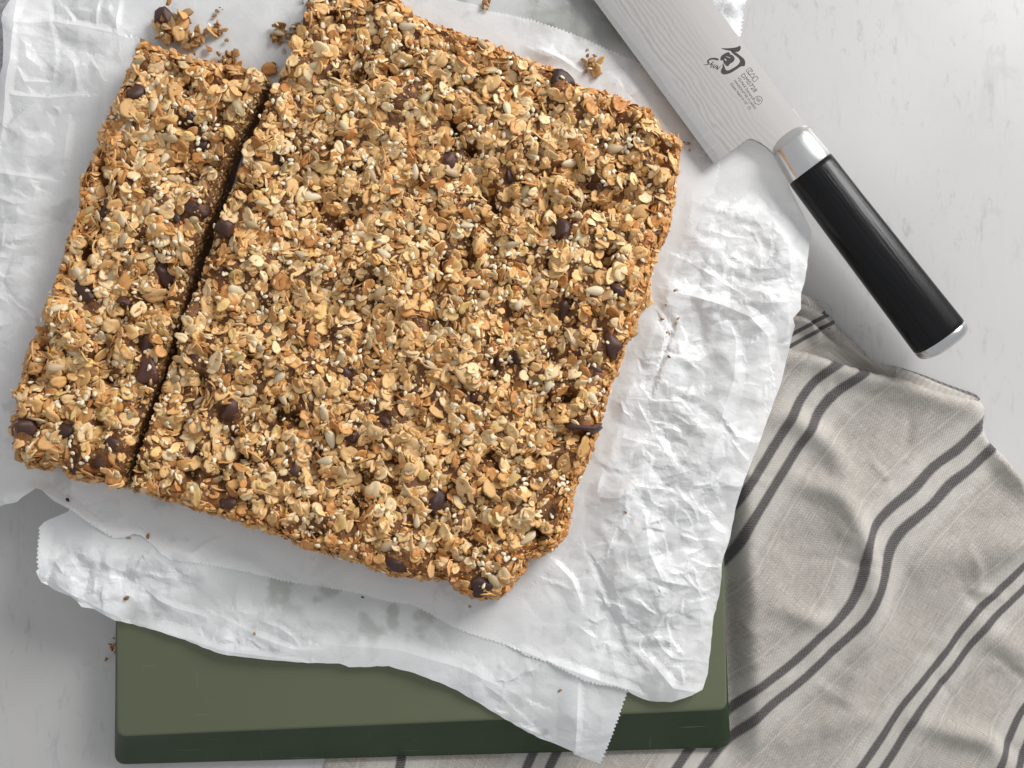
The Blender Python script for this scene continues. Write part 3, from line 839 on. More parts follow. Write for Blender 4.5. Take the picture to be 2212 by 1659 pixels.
def chip_mesh(seed):
    r = np.random.default_rng(seed); seg = 14
    prof = [(0.0, 0.62), (0.10, 0.56), (0.22, 0.46), (0.36, 0.34), (0.46, 0.20), (0.50, 0.06), (0.46, -0.03)]
    V = [[0.02, 0.01, 0.60]]
    for rr, z in prof[1:]:
        for i in range(seg):
            an = i / seg * 2 * math.pi; q = rr * (1 + r.normal(0, 0.06) + 0.1 * math.sin(an * 2 + seed))
            V.append([math.cos(an) * q, math.sin(an) * q, z + r.normal(0, 0.01)])
    V.append([0, 0, -0.05]); Fc = []
    m = len(prof) - 1
    for i in range(seg):
        j = (i + 1) % seg
        Fc.append((0, 1 + i, 1 + j))
        for k in range(m - 1):
            A, B = 1 + k * seg, 1 + (k + 1) * seg
            Fc += [(A + i, B + i, B + j), (A + i, B + j, A + j)]
        Fc.append((len(V) - 1, 1 + (m - 1) * seg + j, 1 + (m - 1) * seg + i))
    V = np.array(V); V[:, 2] *= 0.66
    ph = r.uniform(0, 6.28, 6)
    V += 0.06 * np.stack([np.sin(6 * V[:, 1] + ph[0]) + np.sin(9 * V[:, 2] + ph[1]), np.sin(7 * V[:, 0] + ph[2]) + np.sin(8 * V[:, 2] + ph[3]), np.sin(8 * V[:, 0] + ph[4]) * np.sin(7 * V[:, 1] + ph[5])], 1)
    return V, np.array(Fc, np.int32)

FLAKES = [flake_mesh(100 + i) for i in range(16)]
SESAME = [seed_mesh(8, 6, lambda t: 0.30 * math.sin(math.pi * min(1, t ** 0.75)) ** 0.8, 0.55)]
SUNS = [seed_mesh(9, 7, lambda t, k=k: (0.21 + 0.03 * k) * math.sin(math.pi * t ** 0.7) ** 0.75, 0.62) for k in range(3)]
LUMPS = [lump_mesh(200 + i) for i in range(12)]
BITS = [lump_mesh(300 + i, 1, 0.2) for i in range(6)]
CHIPS = [chip_mesh(400 + i) for i in range(8)]
white = lambda v: np.ones((len(v), 3))
ME_FLAKE = [mesh('oat_flake', v, f, M_oat, colors=white(v)) for v, f in FLAKES]
ME_SES = [mesh('sesame_seed', v, f, M_sesame, colors=white(v)) for v, f in SESAME]
ME_SUN = [mesh('sunflower_seed', v, f, M_sun, colors=white(v)) for v, f in SUNS]
ME_CHIP = [mesh('chocolate_chip', v, f, M_choc, colors=white(v)) for v, f in CHIPS]
ME_LUMP = [mesh('crumb_body', v, f, M_binder, smooth=False, colors=white(v)) for v, f in LUMPS]

def frames(nrm, yaw, tilt_dir, tilt):
    """rotation matrices whose z axis is nrm leaned by tilt, turned by yaw"""
    n = nrm / np.linalg.norm(nrm, axis=1)[:, None]
    ref = np.where(np.abs(n[:, 2:3]) < 0.9, np.array([[0, 0, 1.0]]), np.array([[1.0, 0, 0]]))
    t1 = np.cross(ref, n); t1 /= np.linalg.norm(t1, axis=1)[:, None]; t2 = np.cross(n, t1)
    lean = t1 * np.cos(tilt_dir)[:, None] + t2 * np.sin(tilt_dir)[:, None]
    z = n * np.cos(tilt)[:, None] + lean * np.sin(tilt)[:, None]
    x0 = t1 * np.cos(yaw)[:, None] + t2 * np.sin(yaw)[:, None]
    x = x0 - z * np.sum(x0 * z, 1)[:, None]; x /= np.linalg.norm(x, axis=1)[:, None]
    y = np.cross(z, x)
    return np.stack([x, y, z], 2)

def join_pieces(name, variants, pos, R, scl, colr, mat, parent, which=None, rseed=0, smooth=True):
    r = np.random.default_rng(rseed)
    which = r.integers(len(variants), size=len(pos)) if which is None else which
    VV = []; FF = []; CC = []; base = 0
    for k, (v, f) in enumerate(variants):
        idx = np.nonzero(which == k)[0]
        if len(idx) == 0: continue
        s = scl[idx]
        P = np.einsum('nij,nvj->nvi', R[idx], v[None] * (s[:, None, :] if s.ndim == 2 else s[:, None, None])) + pos[idx][:, None, :]
        n = len(idx); nv = len(v)
        VV.append(P.reshape(-1, 3)); FF.append((f[None] + (np.arange(n) * nv)[:, None, None]).reshape(-1, 3) + base); base += n * nv
        CC.append(np.repeat(colr[idx], nv, 0))
    me = mesh(name, np.concatenate(VV), np.concatenate(FF), mat, smooth=smooth, colors=np.concatenate(CC))
    o = obj(name, me, parent); o['kind'] = 'stuff'
    return o

def place_parts(name, meshes, pos, R, scl, colr, parent, which=None, org=(0, 0, 0), rseed=0):
    r = np.random.default_rng(rseed)
    for i in range(len(pos)):
        k = which[i] if which is not None else r.integers(len(meshes))
        o = bpy.data.objects.new(name, meshes[k]); col.objects.link(o); o.parent = parent
        s = scl[i]; s = (s, s, s) if np.ndim(s) == 0 else s
        M = Matrix(R[i].tolist()).to_4x4() @ Matrix.Diagonal((s[0], s[1], s[2], 1))
        M.translation = Vector(pos[i] - np.array(org)); o.matrix_local = M
        o.color = (*colr[i], 1)

def srgb(c):
    c = np.asarray(c, float) / 255
    return np.where(c <= 0.04045, c / 12.92, ((c + 0.055) / 1.055) ** 2.4)
OATC = srgb([(244, 214, 163), (239, 202, 146), (229, 186, 126), (249, 230, 190), (214, 162, 100), (237, 208, 144), (198, 142, 84)])
def oat_colors(n, toast, r):
    c = OATC[r.choice(len(OATC), n, p=[.2, .22, .18, .14, .11, .08, .07])] * r.uniform(0.76, 1.10, (n, 1)) * np.array([[0.97, 0.865, 0.75]])
    t = np.clip(toast, 0, 1)[:, None]
    return c * (1 - t) + t * srgb([205, 138, 70]) * r.uniform(0.8, 1.15, (n, 1))

def make_slab(poly_w, cut_pts, chips, seed, label, n_oat, n_rest, n_ses, n_ses_rest, n_sun, n_lump, n_bits):
    r = np.random.default_rng(seed)
    org = (float(poly_w[:, 0].mean()), float(poly_w[:, 1].mean()), Z_GB)
    root = empty('granola_slab', org)
    tag(root, label, 'granola', 'cut slabs of granola')
    poly = resample(poly_w, 0.0022)
    # ragged rim except along the knife cut
    dcut = seg_dist(poly, cut_pts, False)
    rag = np.where(dcut < 0.002, 0.15, 1.0)
    nx = np.roll(poly, -1, 0) - np.roll(poly, 1, 0); nx = np.stack([nx[:, 1], -nx[:, 0]], 1); nx /= np.linalg.norm(nx, axis=1)[:, None]
    poly = poly + nx * (r.normal(0, 0.0005, len(poly)) * rag)[:, None]
    lo, hi = poly.min(0) - 0.004, poly.max(0) + 0.004
    Rz = Raster(lo, hi, 0.0005)
    X, Y = Rz.grid(); P = np.stack([X.ravel(), Y.ravel()], 1)
    inside = in_poly(P, poly); d = np.where(inside, seg_dist(P, resample(poly_w, 0.004)), 0)
    dc = seg_dist(P, cut_pts, False)
    rad = np.where(dc < 0.0075, 0.0010, 0.0065)
    e = np.clip(d / rad, 0, 1); prof = np.sqrt(np.clip(1 - (1 - e) ** 2, 0, 1))
    x, y = P[:, 0], P[:, 1]
    rel = 0.0060 * fbm(x, y, 0.026, 3, seed) + 0.0046 * fbm(x, y, 0.0078, 3, seed + 5) + 0.0016 * np.abs(fbm(x, y, 0.0028, 2, seed + 9))
    # a few deep pits
    pit = np.clip(fbm(x, y, 0.009, 2, seed + 30) - 0.22, 0, 1) * 0.020
    Rz.h = (Z_GB + prof * (G_H + rel - pit) * np.where(inside, 1, 0)).reshape(Rz.h.shape)
    v, f = tri_fill(poly, 0.0012, 0.3, seed)
    z = Rz(v[:, 0], v[:, 1])
    bound = seg_dist(v, poly) < 1e-5
    z[bound] = Z_GB - 0.0003
    vd = seg_dist(v, resample(poly_w, 0.004)); vdc = seg_dist(v, cut_pts, False)
    toast = np.clip(1 - vd / 0.012, 0, 1) * np.clip((vdc - 0.004) / 0.006, 0, 1)
    base = srgb([116, 74, 38]) * (1 - toast[:, None]) + srgb([176, 112, 54]) * toast[:, None]  # brown binder, darkened further so its colour carries the shade of the crevices
    base = base * (1 + 0.5 * fbm(v[:, 0], v[:, 1], 0.006, 3, seed + 77))[:, None]
    me = mesh('binder', np.column_stack([v, z]) - np.array(org), f, M_binder, colors=base)
    obj('binder', me, root)

    def sample(n, margin=0.0015, minsep=0.0, avoid=None):
        out = np.zeros((0, 2)); tries = 0
        inner = poly
        while len(out) < n and tries < 60:
            q = r.uniform(lo, hi, (n * 2, 2)); q = q[in_poly(q, inner)]; q = q[seg_dist(q, resample(poly_w, 0.004)) > margin]
            if minsep > 0:
                acc = list(out)
                arr = np.array(acc) if acc else np.zeros((0, 2))
                for c in q:
                    if len(acc) >= n: break
                    if len(arr) == 0 or np.min(np.sum((arr - c) ** 2, 1)) > minsep ** 2:
                        acc.append(c); arr = np.array(acc)
                out = np.array(acc); minsep *= 0.93
            else:
                out = np.vstack([out, q])
            tries += 1
        return out[:n]
    def toast_at(p):
        dd = seg_dist(p, resample(poly_w, 0.004)); cc = seg_dist(p, cut_pts, False)
        return np.clip(1 - dd / 0.013, 0, 1) * np.clip((cc - 0.004) / 0.006, 0, 1) * r.uniform(0.0, 1.0, len(p))
    def normals(p):
        e = 0.0012
        gx = (Rz(p[:, 0] + e, p[:, 1]) - Rz(p[:, 0] - e, p[:, 1])) / (2 * e); gy = (Rz(p[:, 0], p[:, 1] + e) - Rz(p[:, 0], p[:, 1] - e)) / (2 * e)
        g = np.stack([-gx, -gy, np.ones(len(p))], 1); g[:, :2] = np.clip(g[:, :2], -2.5, 2.5)
        return g / np.linalg.norm(g, axis=1)[:, None]
    chip_xy = UP(chips[:, :2], Z_GB + G_H) if len(chips) else np.zeros((0, 2))
    def off_cut(p, dist): return seg_dist(p, cut_pts, False) > dist
    def clear_of_chips(p, sc=0.55):
        if not len(chip_xy): return np.ones(len(p), bool)
        dm = np.sqrt(((p[:, None] - chip_xy[None]) ** 2).sum(2)) / (chips[None, :, 2] * 0.001)
        return dm.min(1) > sc
    def setup(p, up, tilt_s):
        n = normals(p); k = len(p)
        R = frames(n, r.uniform(0, 2 * np.pi, k), r.uniform(0, 2 * np.pi, k), np.abs(r.normal(0, tilt_s, k)))
        pos = np.column_stack([p, Rz(p[:, 0], p[:, 1])]) + n * up[:, None]
        return pos, R
    o3 = np.array(org)
    # --- chocolate chips, each where the photograph shows one
    k = len(chips)
    pos, R = setup(chip_xy, r.uniform(-0.0038, -0.0018, k), 0.8)
    cc = srgb([(76, 45, 34)]) * r.uniform(0.6, 1.4, (k, 1))
    place_parts('chocolate_chip', ME_CHIP, pos, R, chips[:, 2:3] * 0.001 * np.column_stack([r.uniform(0.85, 1.2, k), r.uniform(0.7, 0.95, k), r.uniform(0.75, 1.1, k)]), cc, root, org=org, rseed=seed)
    # --- oats
    p = sample(n_oat, 0.002, 0.0085 if n_oat > 250 else 0.0075); p = p[clear_of_chips(p, 0.50) & off_cut(p, 0.0030)]
    L_ = r.uniform(0.0076, 0.0112, len(p))
    pos, R = setup(p, r.uniform(0.0, 0.0010, len(p)), 0.22)
    place_parts('oat_flake', ME_FLAKE, pos, R, L_, oat_colors(len(p), toast_at(p) * 0.8, r), root, org=org, rseed=seed + 1)
    p = sample(n_rest, 0.0006); p = p[clear_of_chips(p, 0.40) & off_cut(p, 0.0021)]
    L_ = r.uniform(0.0044, 0.0086, len(p))
    pos, R = setup(p, r.uniform(-0.0008, 0.0010, len(p)), 0.46)
    join_pieces('oat_layer', FLAKES, pos - o3, R, L_, oat_colors(len(p), toast_at(p), r), M_oat, root, rseed=seed + 2)
    # --- broken oats and binder lumps
    p = sample(n_lump, 0.0003); p = p[clear_of_chips(p, 0.4) & off_cut(p, 0.0013)]
    s = np.minimum(np.exp(r.normal(math.log(0.0024), 0.42, len(p))), 0.0040)
    pos, R = setup(p, r.uniform(-0.0012, 0.0007, len(p)), 0.6)
    lc = oat_colors(len(p), np.maximum(toast_at(p), 0.30 * r.random(len(p)) ** 2), r) * r.uniform(0.72, 1.02, (len(p), 1))
    join_pieces('broken_oats', LUMPS, pos - o3, R, s, lc, M_oat, root, rseed=seed + 3, smooth=False)
    p = sample(n_bits, 0.0002)
    s = np.exp(r.normal(math.log(0.0014), 0.35, len(p)))
    pos, R = setup(p, r.uniform(-0.0005, 0.0005, len(p)), 0.6)
    join_pieces('fine_crumbs', BITS, pos - o3, R, s, oat_colors(len(p), toast_at(p), r) * r.uniform(0.7, 1.05, (len(p), 1)), M_oat, root, rseed=seed + 4, smooth=False)
    # --- sunflower and sesame
    p = sample(n_sun, 0.003, 0.010); p = p[clear_of_chips(p, 0.5) & off_cut(p, 0.0045)]
    pos, R = setup(p, r.uniform(0.0, 0.0014, len(p)), 0.28)
    sc = srgb([(204, 182, 146), (186, 160, 124), (216, 198, 164), (176, 156, 116)])[r.integers(4, size=len(p))] * r.uniform(0.9, 1.1, (len(p), 1))
    place_parts('sunflower_seed', ME_SUN, pos, R, r.uniform(0.0070, 0.0100, len(p)), sc, root, org=org, rseed=seed + 5)
    def ses(p, up0, up1):
        pos, R = setup(p, r.uniform(up0, up1, len(p)), 0.4)
        return pos, R, r.uniform(0.0027, 0.0035, len(p)), srgb([(240, 224, 192)]) * r.uniform(0.84, 1.04, (len(p), 1))
    def ses_xy(n):                                           # sesame tends to sit in little groups
        c = sample(max(8, n // 4), 0.002); q = c[r.integers(len(c), size=n)] + r.normal(0, 0.0035, (n, 2))
        q = np.vstack([q[: int(n * 0.55)], sample(n - int(n * 0.55), 0.001)])
        return q[in_poly(q, poly) & (seg_dist(q, poly) > 0.001)]
    a = ses(ses_xy(n_ses), 0.0014, 0.0025)
    place_parts('sesame_seed', ME_SES, *a, root, org=org, rseed=seed + 6)
    a = ses(ses_xy(n_ses_rest), 0.0008, 0.0020)
    join_pieces('sesame_scatter', SESAME, a[0] - o3, a[1], a[2], a[3], M_sesame, root, rseed=seed + 7)
    # --- walls: pieces standing out of the sides
    rim = resample(poly_w, 0.0011); n = len(rim)
    tn = np.roll(rim, -1, 0) - np.roll(rim, 1, 0); tn /= np.linalg.norm(tn, axis=1)[:, None]
    area2 = np.sum(rim[:, 0] * np.roll(rim[:, 1], -1) - np.roll(rim[:, 0], -1) * rim[:, 1])
    on = np.stack([tn[:, 1], -tn[:, 0]], 1) * (1 if area2 > 0 else -1)
    PP = []; NN = []; TT = []
    dcr = seg_dist(rim, cut_pts, False)
    for rep in range(9):
        hgt = r.uniform(0.03, 0.93, n)
        iscut = dcr < 0.002
        off = np.where(iscut, r.uniform(-0.0019, -0.0009, n), r.uniform(-0.0024, 0.0002, n)) - 0.0022 * (1 - iscut) * np.clip((hgt - 0.55) / 0.4, 0, 1) ** 2 * 1.6
        q = rim + on * off[:, None] + tn * r.normal(0, 0.001, (n, 1))
        PP.append(np.column_stack([q, Z_GB + hgt * G_H])); NN.append(np.column_stack([on, 0.25 + 0.0 * hgt])); TT.append(np.where(iscut, 0.05, r.uniform(0.1, 0.95, n)))
    PP = np.concatenate(PP); NN = np.concatenate(NN); TT = np.concatenate(TT); k = len(PP)
    R = frames(NN, r.uniform(0, 6.28, k), r.uniform(0, 6.28, k), np.abs(r.normal(0, 0.4, k)))
    s = np.minimum(np.exp(r.normal(math.log(0.0032), 0.38, k)), np.where(TT == 0.05, 0.0026, 0.0060))
    join_pieces('side_crust', LUMPS + FLAKES[:6], PP - o3, R, s, oat_colors(k, TT, r) * np.where(TT == 0.05, r.uniform(0.45, 0.85, k), r.uniform(0.7, 1.05, k))[:, None], M_oat, root, rseed=seed + 8, smooth=False)  # pieces on the knife cut darkened: shade of the gap is in their colour
    return root

cut_strip = UP([(579, 168), (545, 250), (499, 335), (452, 480), (408, 625), (366, 775), (309, 920), (271, 1055)], Z_GM)
cut_block = UP([(700, -45), (619, 151), (594, 186), (570, 246), (520, 369), (478, 475), (447, 577), (423, 640), (401, 700), (387, 762), (363, 810), (332, 902), (302, 985), (288, 1058)], Z_GM)
CH_B = np.array([(490, 900, 14), (1218, 500, 13), (1098, 382, 11), (1075, 785, 12), (1112, 778, 10), (1190, 762, 11), (1328, 745, 13), (1265, 930, 14), (1215, 672, 12), (1190, 1112, 15), (945, 1086, 13), (856, 1215, 13),
                 (1032, 1262, 13), (478, 592, 12), (490, 500, 12), (722, 722, 11), (500, 792, 11), (806, 602, 10), (602, 345, 11), (972, 342, 10), (1298, 402, 10), (1425, 508, 12), (1203, 172, 12), (960, 78, 10), (830, 908, 10),
                 (1022, 858, 10), (482, 1082, 11), (908, 1040, 9), (425, 790, 12), (752, 802, 10), (1288, 802, 11), (1456, 372, 10), (738, 480, 9), (1130, 560, 9), (640, 1010, 9), (760, 950, 9), (1330, 620, 9), (880, 210, 9)], float)
CH_S = np.array([(290, 200, 13), (400, 262, 12), (428, 302, 12), (425, 448, 12), (385, 472, 11), (438, 512, 13), (352, 582, 12), (186, 548, 12), (190, 640, 13), (276, 652, 11), (312, 735, 12), (312, 802, 15), (48, 928, 13),
                 (152, 925, 11), (213, 1000, 15), (250, 962, 11), (222, 455, 10), (160, 1002, 10)], float)
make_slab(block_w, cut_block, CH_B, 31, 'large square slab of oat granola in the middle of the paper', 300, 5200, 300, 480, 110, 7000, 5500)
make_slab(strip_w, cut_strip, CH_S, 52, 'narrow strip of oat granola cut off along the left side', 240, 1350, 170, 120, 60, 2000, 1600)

# ------------------------------------------------------------------ crumbs lying about
def crumb(px, py, z, size, parts, label, seed, group=None, cat='crumb', name='granola_crumb', toast=0.5):
    """a broken-off bit: a sticky body with the pieces stuck to it"""
    r = np.random.default_rng(seed)
    x, y = U(px, py, z)
    root = empty(name, (x, y, z)); tag(root, label, cat, group)
    def put(nm, mes, n, smin, smax, colf, spread, up):
        if n == 0: return
        p = np.column_stack([r.normal(0, spread, (n, 2)), r.uniform(0.2, 1.0, n) * up])
        R = frames(np.column_stack([r.normal(0, 0.5, (n, 2)), np.ones(n)]), r.uniform(0, 6.28, n), r.uniform(0, 6.28, n), np.abs(r.normal(0, 0.5, n)))
        place_parts(nm, mes, p, R, r.uniform(smin, smax, n), colf(n), root, rseed=seed)
    body, oats, ses, sun, chip = parts
    put('crumb_body', ME_LUMP, int(body * 2.2), size * 0.2, size * 0.48, lambda n: oat_colors(n, r.uniform(0.2, 1.0, n) * toast * 1.5, r) * 1.0, size * 0.26, size * 0.32)
    put('oat_flake', ME_FLAKE, oats, 0.006, 0.0095, lambda n: oat_colors(n, r.uniform(0, 1, n) * toast, r), size * 0.26, size * 0.45)
    put('sesame_seed', ME_SES, ses, 0.0027, 0.0034, lambda n: srgb([(240, 228, 200)]) * r.uniform(0.85, 1, (n, 1)), size * 0.24, size * 0.5)
    put('sunflower_seed', ME_SUN, sun, 0.007, 0.0095, lambda n: srgb([(176, 156, 124)]) * r.uniform(0.8, 1.1, (n, 1)), size * 0.2, size * 0.4)
    put('chocolate_chip', ME_CHIP, chip, 0.010, 0.012, lambda n: srgb([(78, 48, 40)]) * r.uniform(0.8, 1.2, (n, 1)), size * 0.12, size * 0.25)
    return root
ZC = Z_GB
crumb(382, 60, ZC, 0.020, (14, 9, 3, 2, 2), 'large broken granola cluster with chocolate above the narrow strip', 1, cat='granola', name='granola_cluster')
crumb(428, 88, ZC, 0.011, (9, 1, 1, 0, 0), 'orange toasted crumb touching the right side of the large broken cluster', 2)
crumb(472, 66, ZC, 0.008, (7, 1, 1, 0, 0), 'single golden crumb on bare paper right of the large cluster', 3)
crumb(475, 25, ZC, 0.0035, (3, 0, 0, 0, 0), 'tiny orange crumb above the single golden crumb', 4)
crumb(604, 76, ZC, 0.009, (7, 1, 3, 1, 0), 'seedy crumb between the strip and the slab, near the top edge', 5)
crumb(636, 70, ZC, 0.007, (7, 0, 1, 0, 0), 'brown crumb leaning on the upper left side of the large slab', 6)
crumb(670, 8, ZC, 0.007, (7, 0, 2, 0, 0), 'orange crumb at the top edge beside the large slab', 12)
crumb(592, 150, ZC, 0.006, (4, 1, 0, 0, 0), 'flat amber oat chip in the gap above the knife cut', 7, toast=0.9)
crumb(500, 140, ZC, 0.012, (9, 2, 1, 0, 0), 'loose crumbly bits along the top end of the strip', 8)
crumb(1284, 148, Z_PAPER + 0.001, 0.009, (8, 2, 1, 0, 0), 'pale crumb on the paper between the large slab and the knife', 9, toast=0.2)
crumb(1051, 10, Z_PAPER + 0.001, 0.006, (6, 0, 1, 0, 0), 'small brown crumb at the top edge on the serrated paper edge', 10)
crumb(1433, 720, Z_PAPER + 0.001, 0.0055, (5, 0, 0, 0, 0), 'small orange crumb on the crinkled paper right of the slab', 11)
crumb(1481, 311, Z_PAPER + 0.001, 0.004, (3, 0, 0, 0, 0), 'tiny crumb between the slab corner and the blade', 13)
crumb(245, 1400, 0.0005, 0.007, (4, 0, 0, 1, 0), 'brown crumb on the countertop against the left side of the board', 14, toast=0.8)
RS = 'tiny granola speck among those on the crinkled paper right of the slab'
SP = [(1429, 690, 2.2, RS), (1458, 700, 2.0, RS), (1441, 772, 2.0, RS), (1462, 690, 1.6, RS), (1436, 660, 1.6, RS), (1455, 630, 1.6, RS), (322, 1157, 3.0, 'golden crumb stuck on the curled edge of the upper paper below the strip'),
      (280, 1160, 2.2, 'small golden crumb just left of the crumb on the curled paper edge'), (278, 1290, 3.0, 'orange crumb on the left lobe of the lower paper sheet'),
      (148, 1078, 3.0, 'dark chocolate speck on the paper edge below the strip'), (1268, 110, 1.8, 'pale speck on the paper above the pale crumb near the blade'),
      (615, 112, 3.2, 'loose pale seed on the bare paper left of the large slab'), (783, 1290, 1.6, 'dark speck on the upper paper below the middle of the slab'), (1015, 1310, 1.6, 'brown speck on the paper below the lowest slab corner'),
      (1348, 1105, 1.8, 'golden speck on the paper right of the lower slab side'), (1210, 1490, 2.0, 'brown speck on the lower paper near its folded tip'), (555, 1365, 2.0, 'brown speck in the middle of the lower paper sheet')]
for i, (a, b_, sz, lab) in enumerate(SP):
    x, y = U(a, b_, Z_PAPER)
    zz = float(hA(np.array([x]), np.array([y]))[0][0]) if in_poly(np.array([[x, y]]), outA)[0] else float(hB(np.array([x]), np.array([y]))[0])
    o = obj('crumb_speck', ME_LUMP[i % 12], None, (x, y, zz + sz * 0.0002)); o.scale = (sz * 0.0010, sz * 0.0008, sz * 0.0006); o.rotation_euler = (0, 0, i * 1.3)
    c = srgb([(205, 145, 76), (220, 176, 106), (170, 112, 60)])[i % 3]
    if 'dark' in lab: c = srgb((60, 30, 34))
    o.color = (*c, 1)
    if 'seed' in lab: c = srgb((236, 224, 196)); o.color = (*c, 1)
    tag(o, lab, 'crumb', 'specks on the paper')

# ------------------------------------------------------------------ knife
def make_knife():
    S = 1.0 / 4560.0                     # photo units to metres at the height of the knife
    ang = math.atan2(-0.8045, 0.594)
    Zk = 0.0262
    ox, oy = U(1723, 254, Zk)
    root = empty('kitchen_knife', (ox, oy, Zk))
    root.rotation_euler = (0, math.radians(1.2), ang)
    tag(root, 'wide-bladed steel vegetable knife with black wooden handle resting on paper and board edge', 'knife')
    # local x runs towards the handle, local y towards the spine (away from the edge)
    def edge_b(a): return 209.8 + (a + 25.6) * 0.012
    outl = [(-785, 12), (-770, 2), (-700, 0), (-300, -1), (-60, 0), (-10, 0), (12, -2), (36, -5), (36, 92), (33.9, 92), (14, 95), (-3, 101), (-16, 107), (-26, 116), (-27, 122), (-26.5, 160), (-25.6, 209.8)]
    outl += [(-300, 207), (-600, 205), (-740, 202), (-768, 190), (-785, 160)]
    poly = np.array(outl, float)
    pw = resample(np.stack([poly[:, 0], -poly[:, 1]], 1) * S, 0.003)
    if np.sum(pw[:, 0] * np.roll(pw[:, 1], -1) - np.roll(pw[:, 0], -1) * pw[:, 1]) < 0: pw = pw[::-1]
    v, f = tri_fill(pw, 0.004, 0.1, 5)
    def half(y):
        b = -y / S
        return np.interp(b, [-10, 2, 60, 165, 196, 208, 214], [0.00105, 0.00118, 0.00112, 0.00070, 0.00050, 0.00012, 0.00005])
    ht = half(v[:, 1]); n = len(v)
    top = np.column_stack([v, ht]); bot = np.column_stack([v, -ht])
    faces = f.tolist() + [(c + n, b + n, a + n) for a, b, c in f.tolist()]
    # walls
    key = {tuple(np.round(q, 7)): i for i, q in enumerate(v)}
    bi = [key.get(tuple(np.round(q, 7))) for q in pw]
    if any(k is None for k in bi):
        bi = [int(np.argmin(((v - q) ** 2).sum(1))) for q in pw]
    for i in range(len(bi)):
        a, b = bi[i], bi[(i + 1) % len(bi)]
        if a != b: faces.append((a, a + n, b + n, b))
    me = mesh('blade', np.vstack([top, bot]), faces, M_blade, smooth=False)
    blade = obj('blade', me, root)
    # handle sections: centre offset and half widths along the length
    def section(a, k=28):
        b0 = np.interp(a, [33, 108, 200, 400, 570, 600], [-5.6, -8.8, -10, -16, -21.7, -22])
        b1 = np.interp(a, [33, 108, 200, 400, 570, 600], [92.1, 102.2, 103, 104, 104.8, 104])
        return (b0 + b1) / 2, (b1 - b0) / 2 * 0.965
    def ring(a, shrink=1.0, dth=0.0, k=40, ridge=0.0):
        c, w = section(a); th = np.interp(a, [33, 108, 300, 570], [0.0088, 0.0098, 0.0104, 0.0108])
        out = []
        for i in range(k):
            q = 2 * math.pi * i / k; ex = 2 / 2.35
            cx = math.copysign(abs(math.cos(q)) ** ex, math.cos(q)); sz = math.copysign(abs(math.sin(q)) ** ex, math.sin(q))
            rr = 1 + ridge * math.exp(-((((q - 0.72 + math.pi) % (2 * math.pi)) - math.pi) / 0.16) ** 2)
            out.append((a * S, -(c * S) + (w * S * shrink) * cx * rr, th * shrink * sz * rr + dth))
        return out
    def loft(name, secs, mat, cap0=True, cap1=True, smooth=True):
        k = len(secs[0]); V = [p for s_ in secs for p in s_]; Fc = []
        for r_ in range(len(secs) - 1):
            for i in range(k):
                j = (i + 1) % k
                Fc.append((r_ * k + i, r_ * k + j, (r_ + 1) * k + j, (r_ + 1) * k + i))
        if cap0: Fc.append(tuple(reversed(range(k))))
        if cap1: Fc.append(tuple((len(secs) - 1) * k + i for i in range(k)))
        me = mesh(name, V, Fc, mat, smooth=smooth)
        return obj(name, me, root)
    # bolster: the wedge that swells from the blade into the ferrule
    V = []; Fc = []; na, nb = 60, 60
    for sgn in (1, -1):
        for i in range(na):
            a = -22 + (34 - -22) * i / (na - 1)
            c, w = section(33)
            for j in range(nb):
                u = -0.995 + 1.99 * j / (nb - 1); b = c + w * u
                full = 0.0088 * (1 - abs(u) ** 2.35) ** (1 / 2.35)
                zv = max(0.0004, full - 1.7 * (34 - a) * S * 1.0)
                V.append((a * S, -b * S, sgn * zv))
    for sgn in range(2):
        o_ = sgn * na * nb
        for i in range(na - 1):
            for j in range(nb - 1):
                q = (o_ + i * nb + j, o_ + i * nb + j + 1, o_ + (i + 1) * nb + j + 1, o_ + (i + 1) * nb + j)
                Fc.append(q if sgn else q[::-1])
    obj('bolster', mesh('bolster', V, Fc, M_bolster), root)
    loft('ferrule', [ring(33.5, 0.985), ring(34.5), ring(60), ring(85), ring(106), ring(107.5, 0.985)], M_steel)
    loft('handle', [ring(108, 0.97), ring(109, 0.995, ridge=0.01)] + [ring(a, ridge=0.035) for a in (125, 160, 220, 300, 380, 460, 530, 560)] + [ring(568, 1.0, ridge=0.02), ring(569, 0.98)], M_handle)
    cap = [ring(569.5, 0.985), ring(571, 1.0), ring(580, 0.995), ring(586, 0.965), ring(591, 0.89), ring(595, 0.76), ring(598, 0.56), ring(600, 0.3), ring(600.6, 0.08)]
    loft('end_cap', cap, M_cap)

    # ---- etched marks, laid on the flat of the blade
    zt = 0.00122
    def C(cx, cy):                       # close-up tracing units -> local knife coordinates
        dx = 1486.1 + cx * 0.10937 - 1723; dy = 69.1 + cy * 0.10937 - 254
        return np.array([(dx * 0.594 + dy * 0.8045) * S, -(-dx * 0.8045 + dy * 0.594) * S])
    def flat(name, loops, mat, z=zt):
        V = []; Fc = []
        lp = [[Vector((*C(*p), 0)) for p in q] for q in loops]
        for q in lp: V += [(p.x, p.y, z) for p in q]
        Fc = [tuple(t) for t in tessellate_polygon(lp)]
        return obj(name, mesh(name, V, Fc, mat, smooth=False), blade)
    def ribbon_loop(pts, wd):
        pts = np.array(pts, float); n = len(pts); out1 = []; out2 = []
        for i in range(n):
            d = pts[min(n - 1, i + 1)] - pts[max(0, i - 1)]; d = d / (np.linalg.norm(d) + 1e-9); nn = np.array([-d[1], d[0]])
            out1.append(tuple(pts[i] + nn * wd[i] / 2)); out2.append(tuple(pts[i] - nn * wd[i] / 2))
        return out1 + out2[::-1]
    sc = lambda q: [tuple(p) for p in smooth_closed(q, 2)]
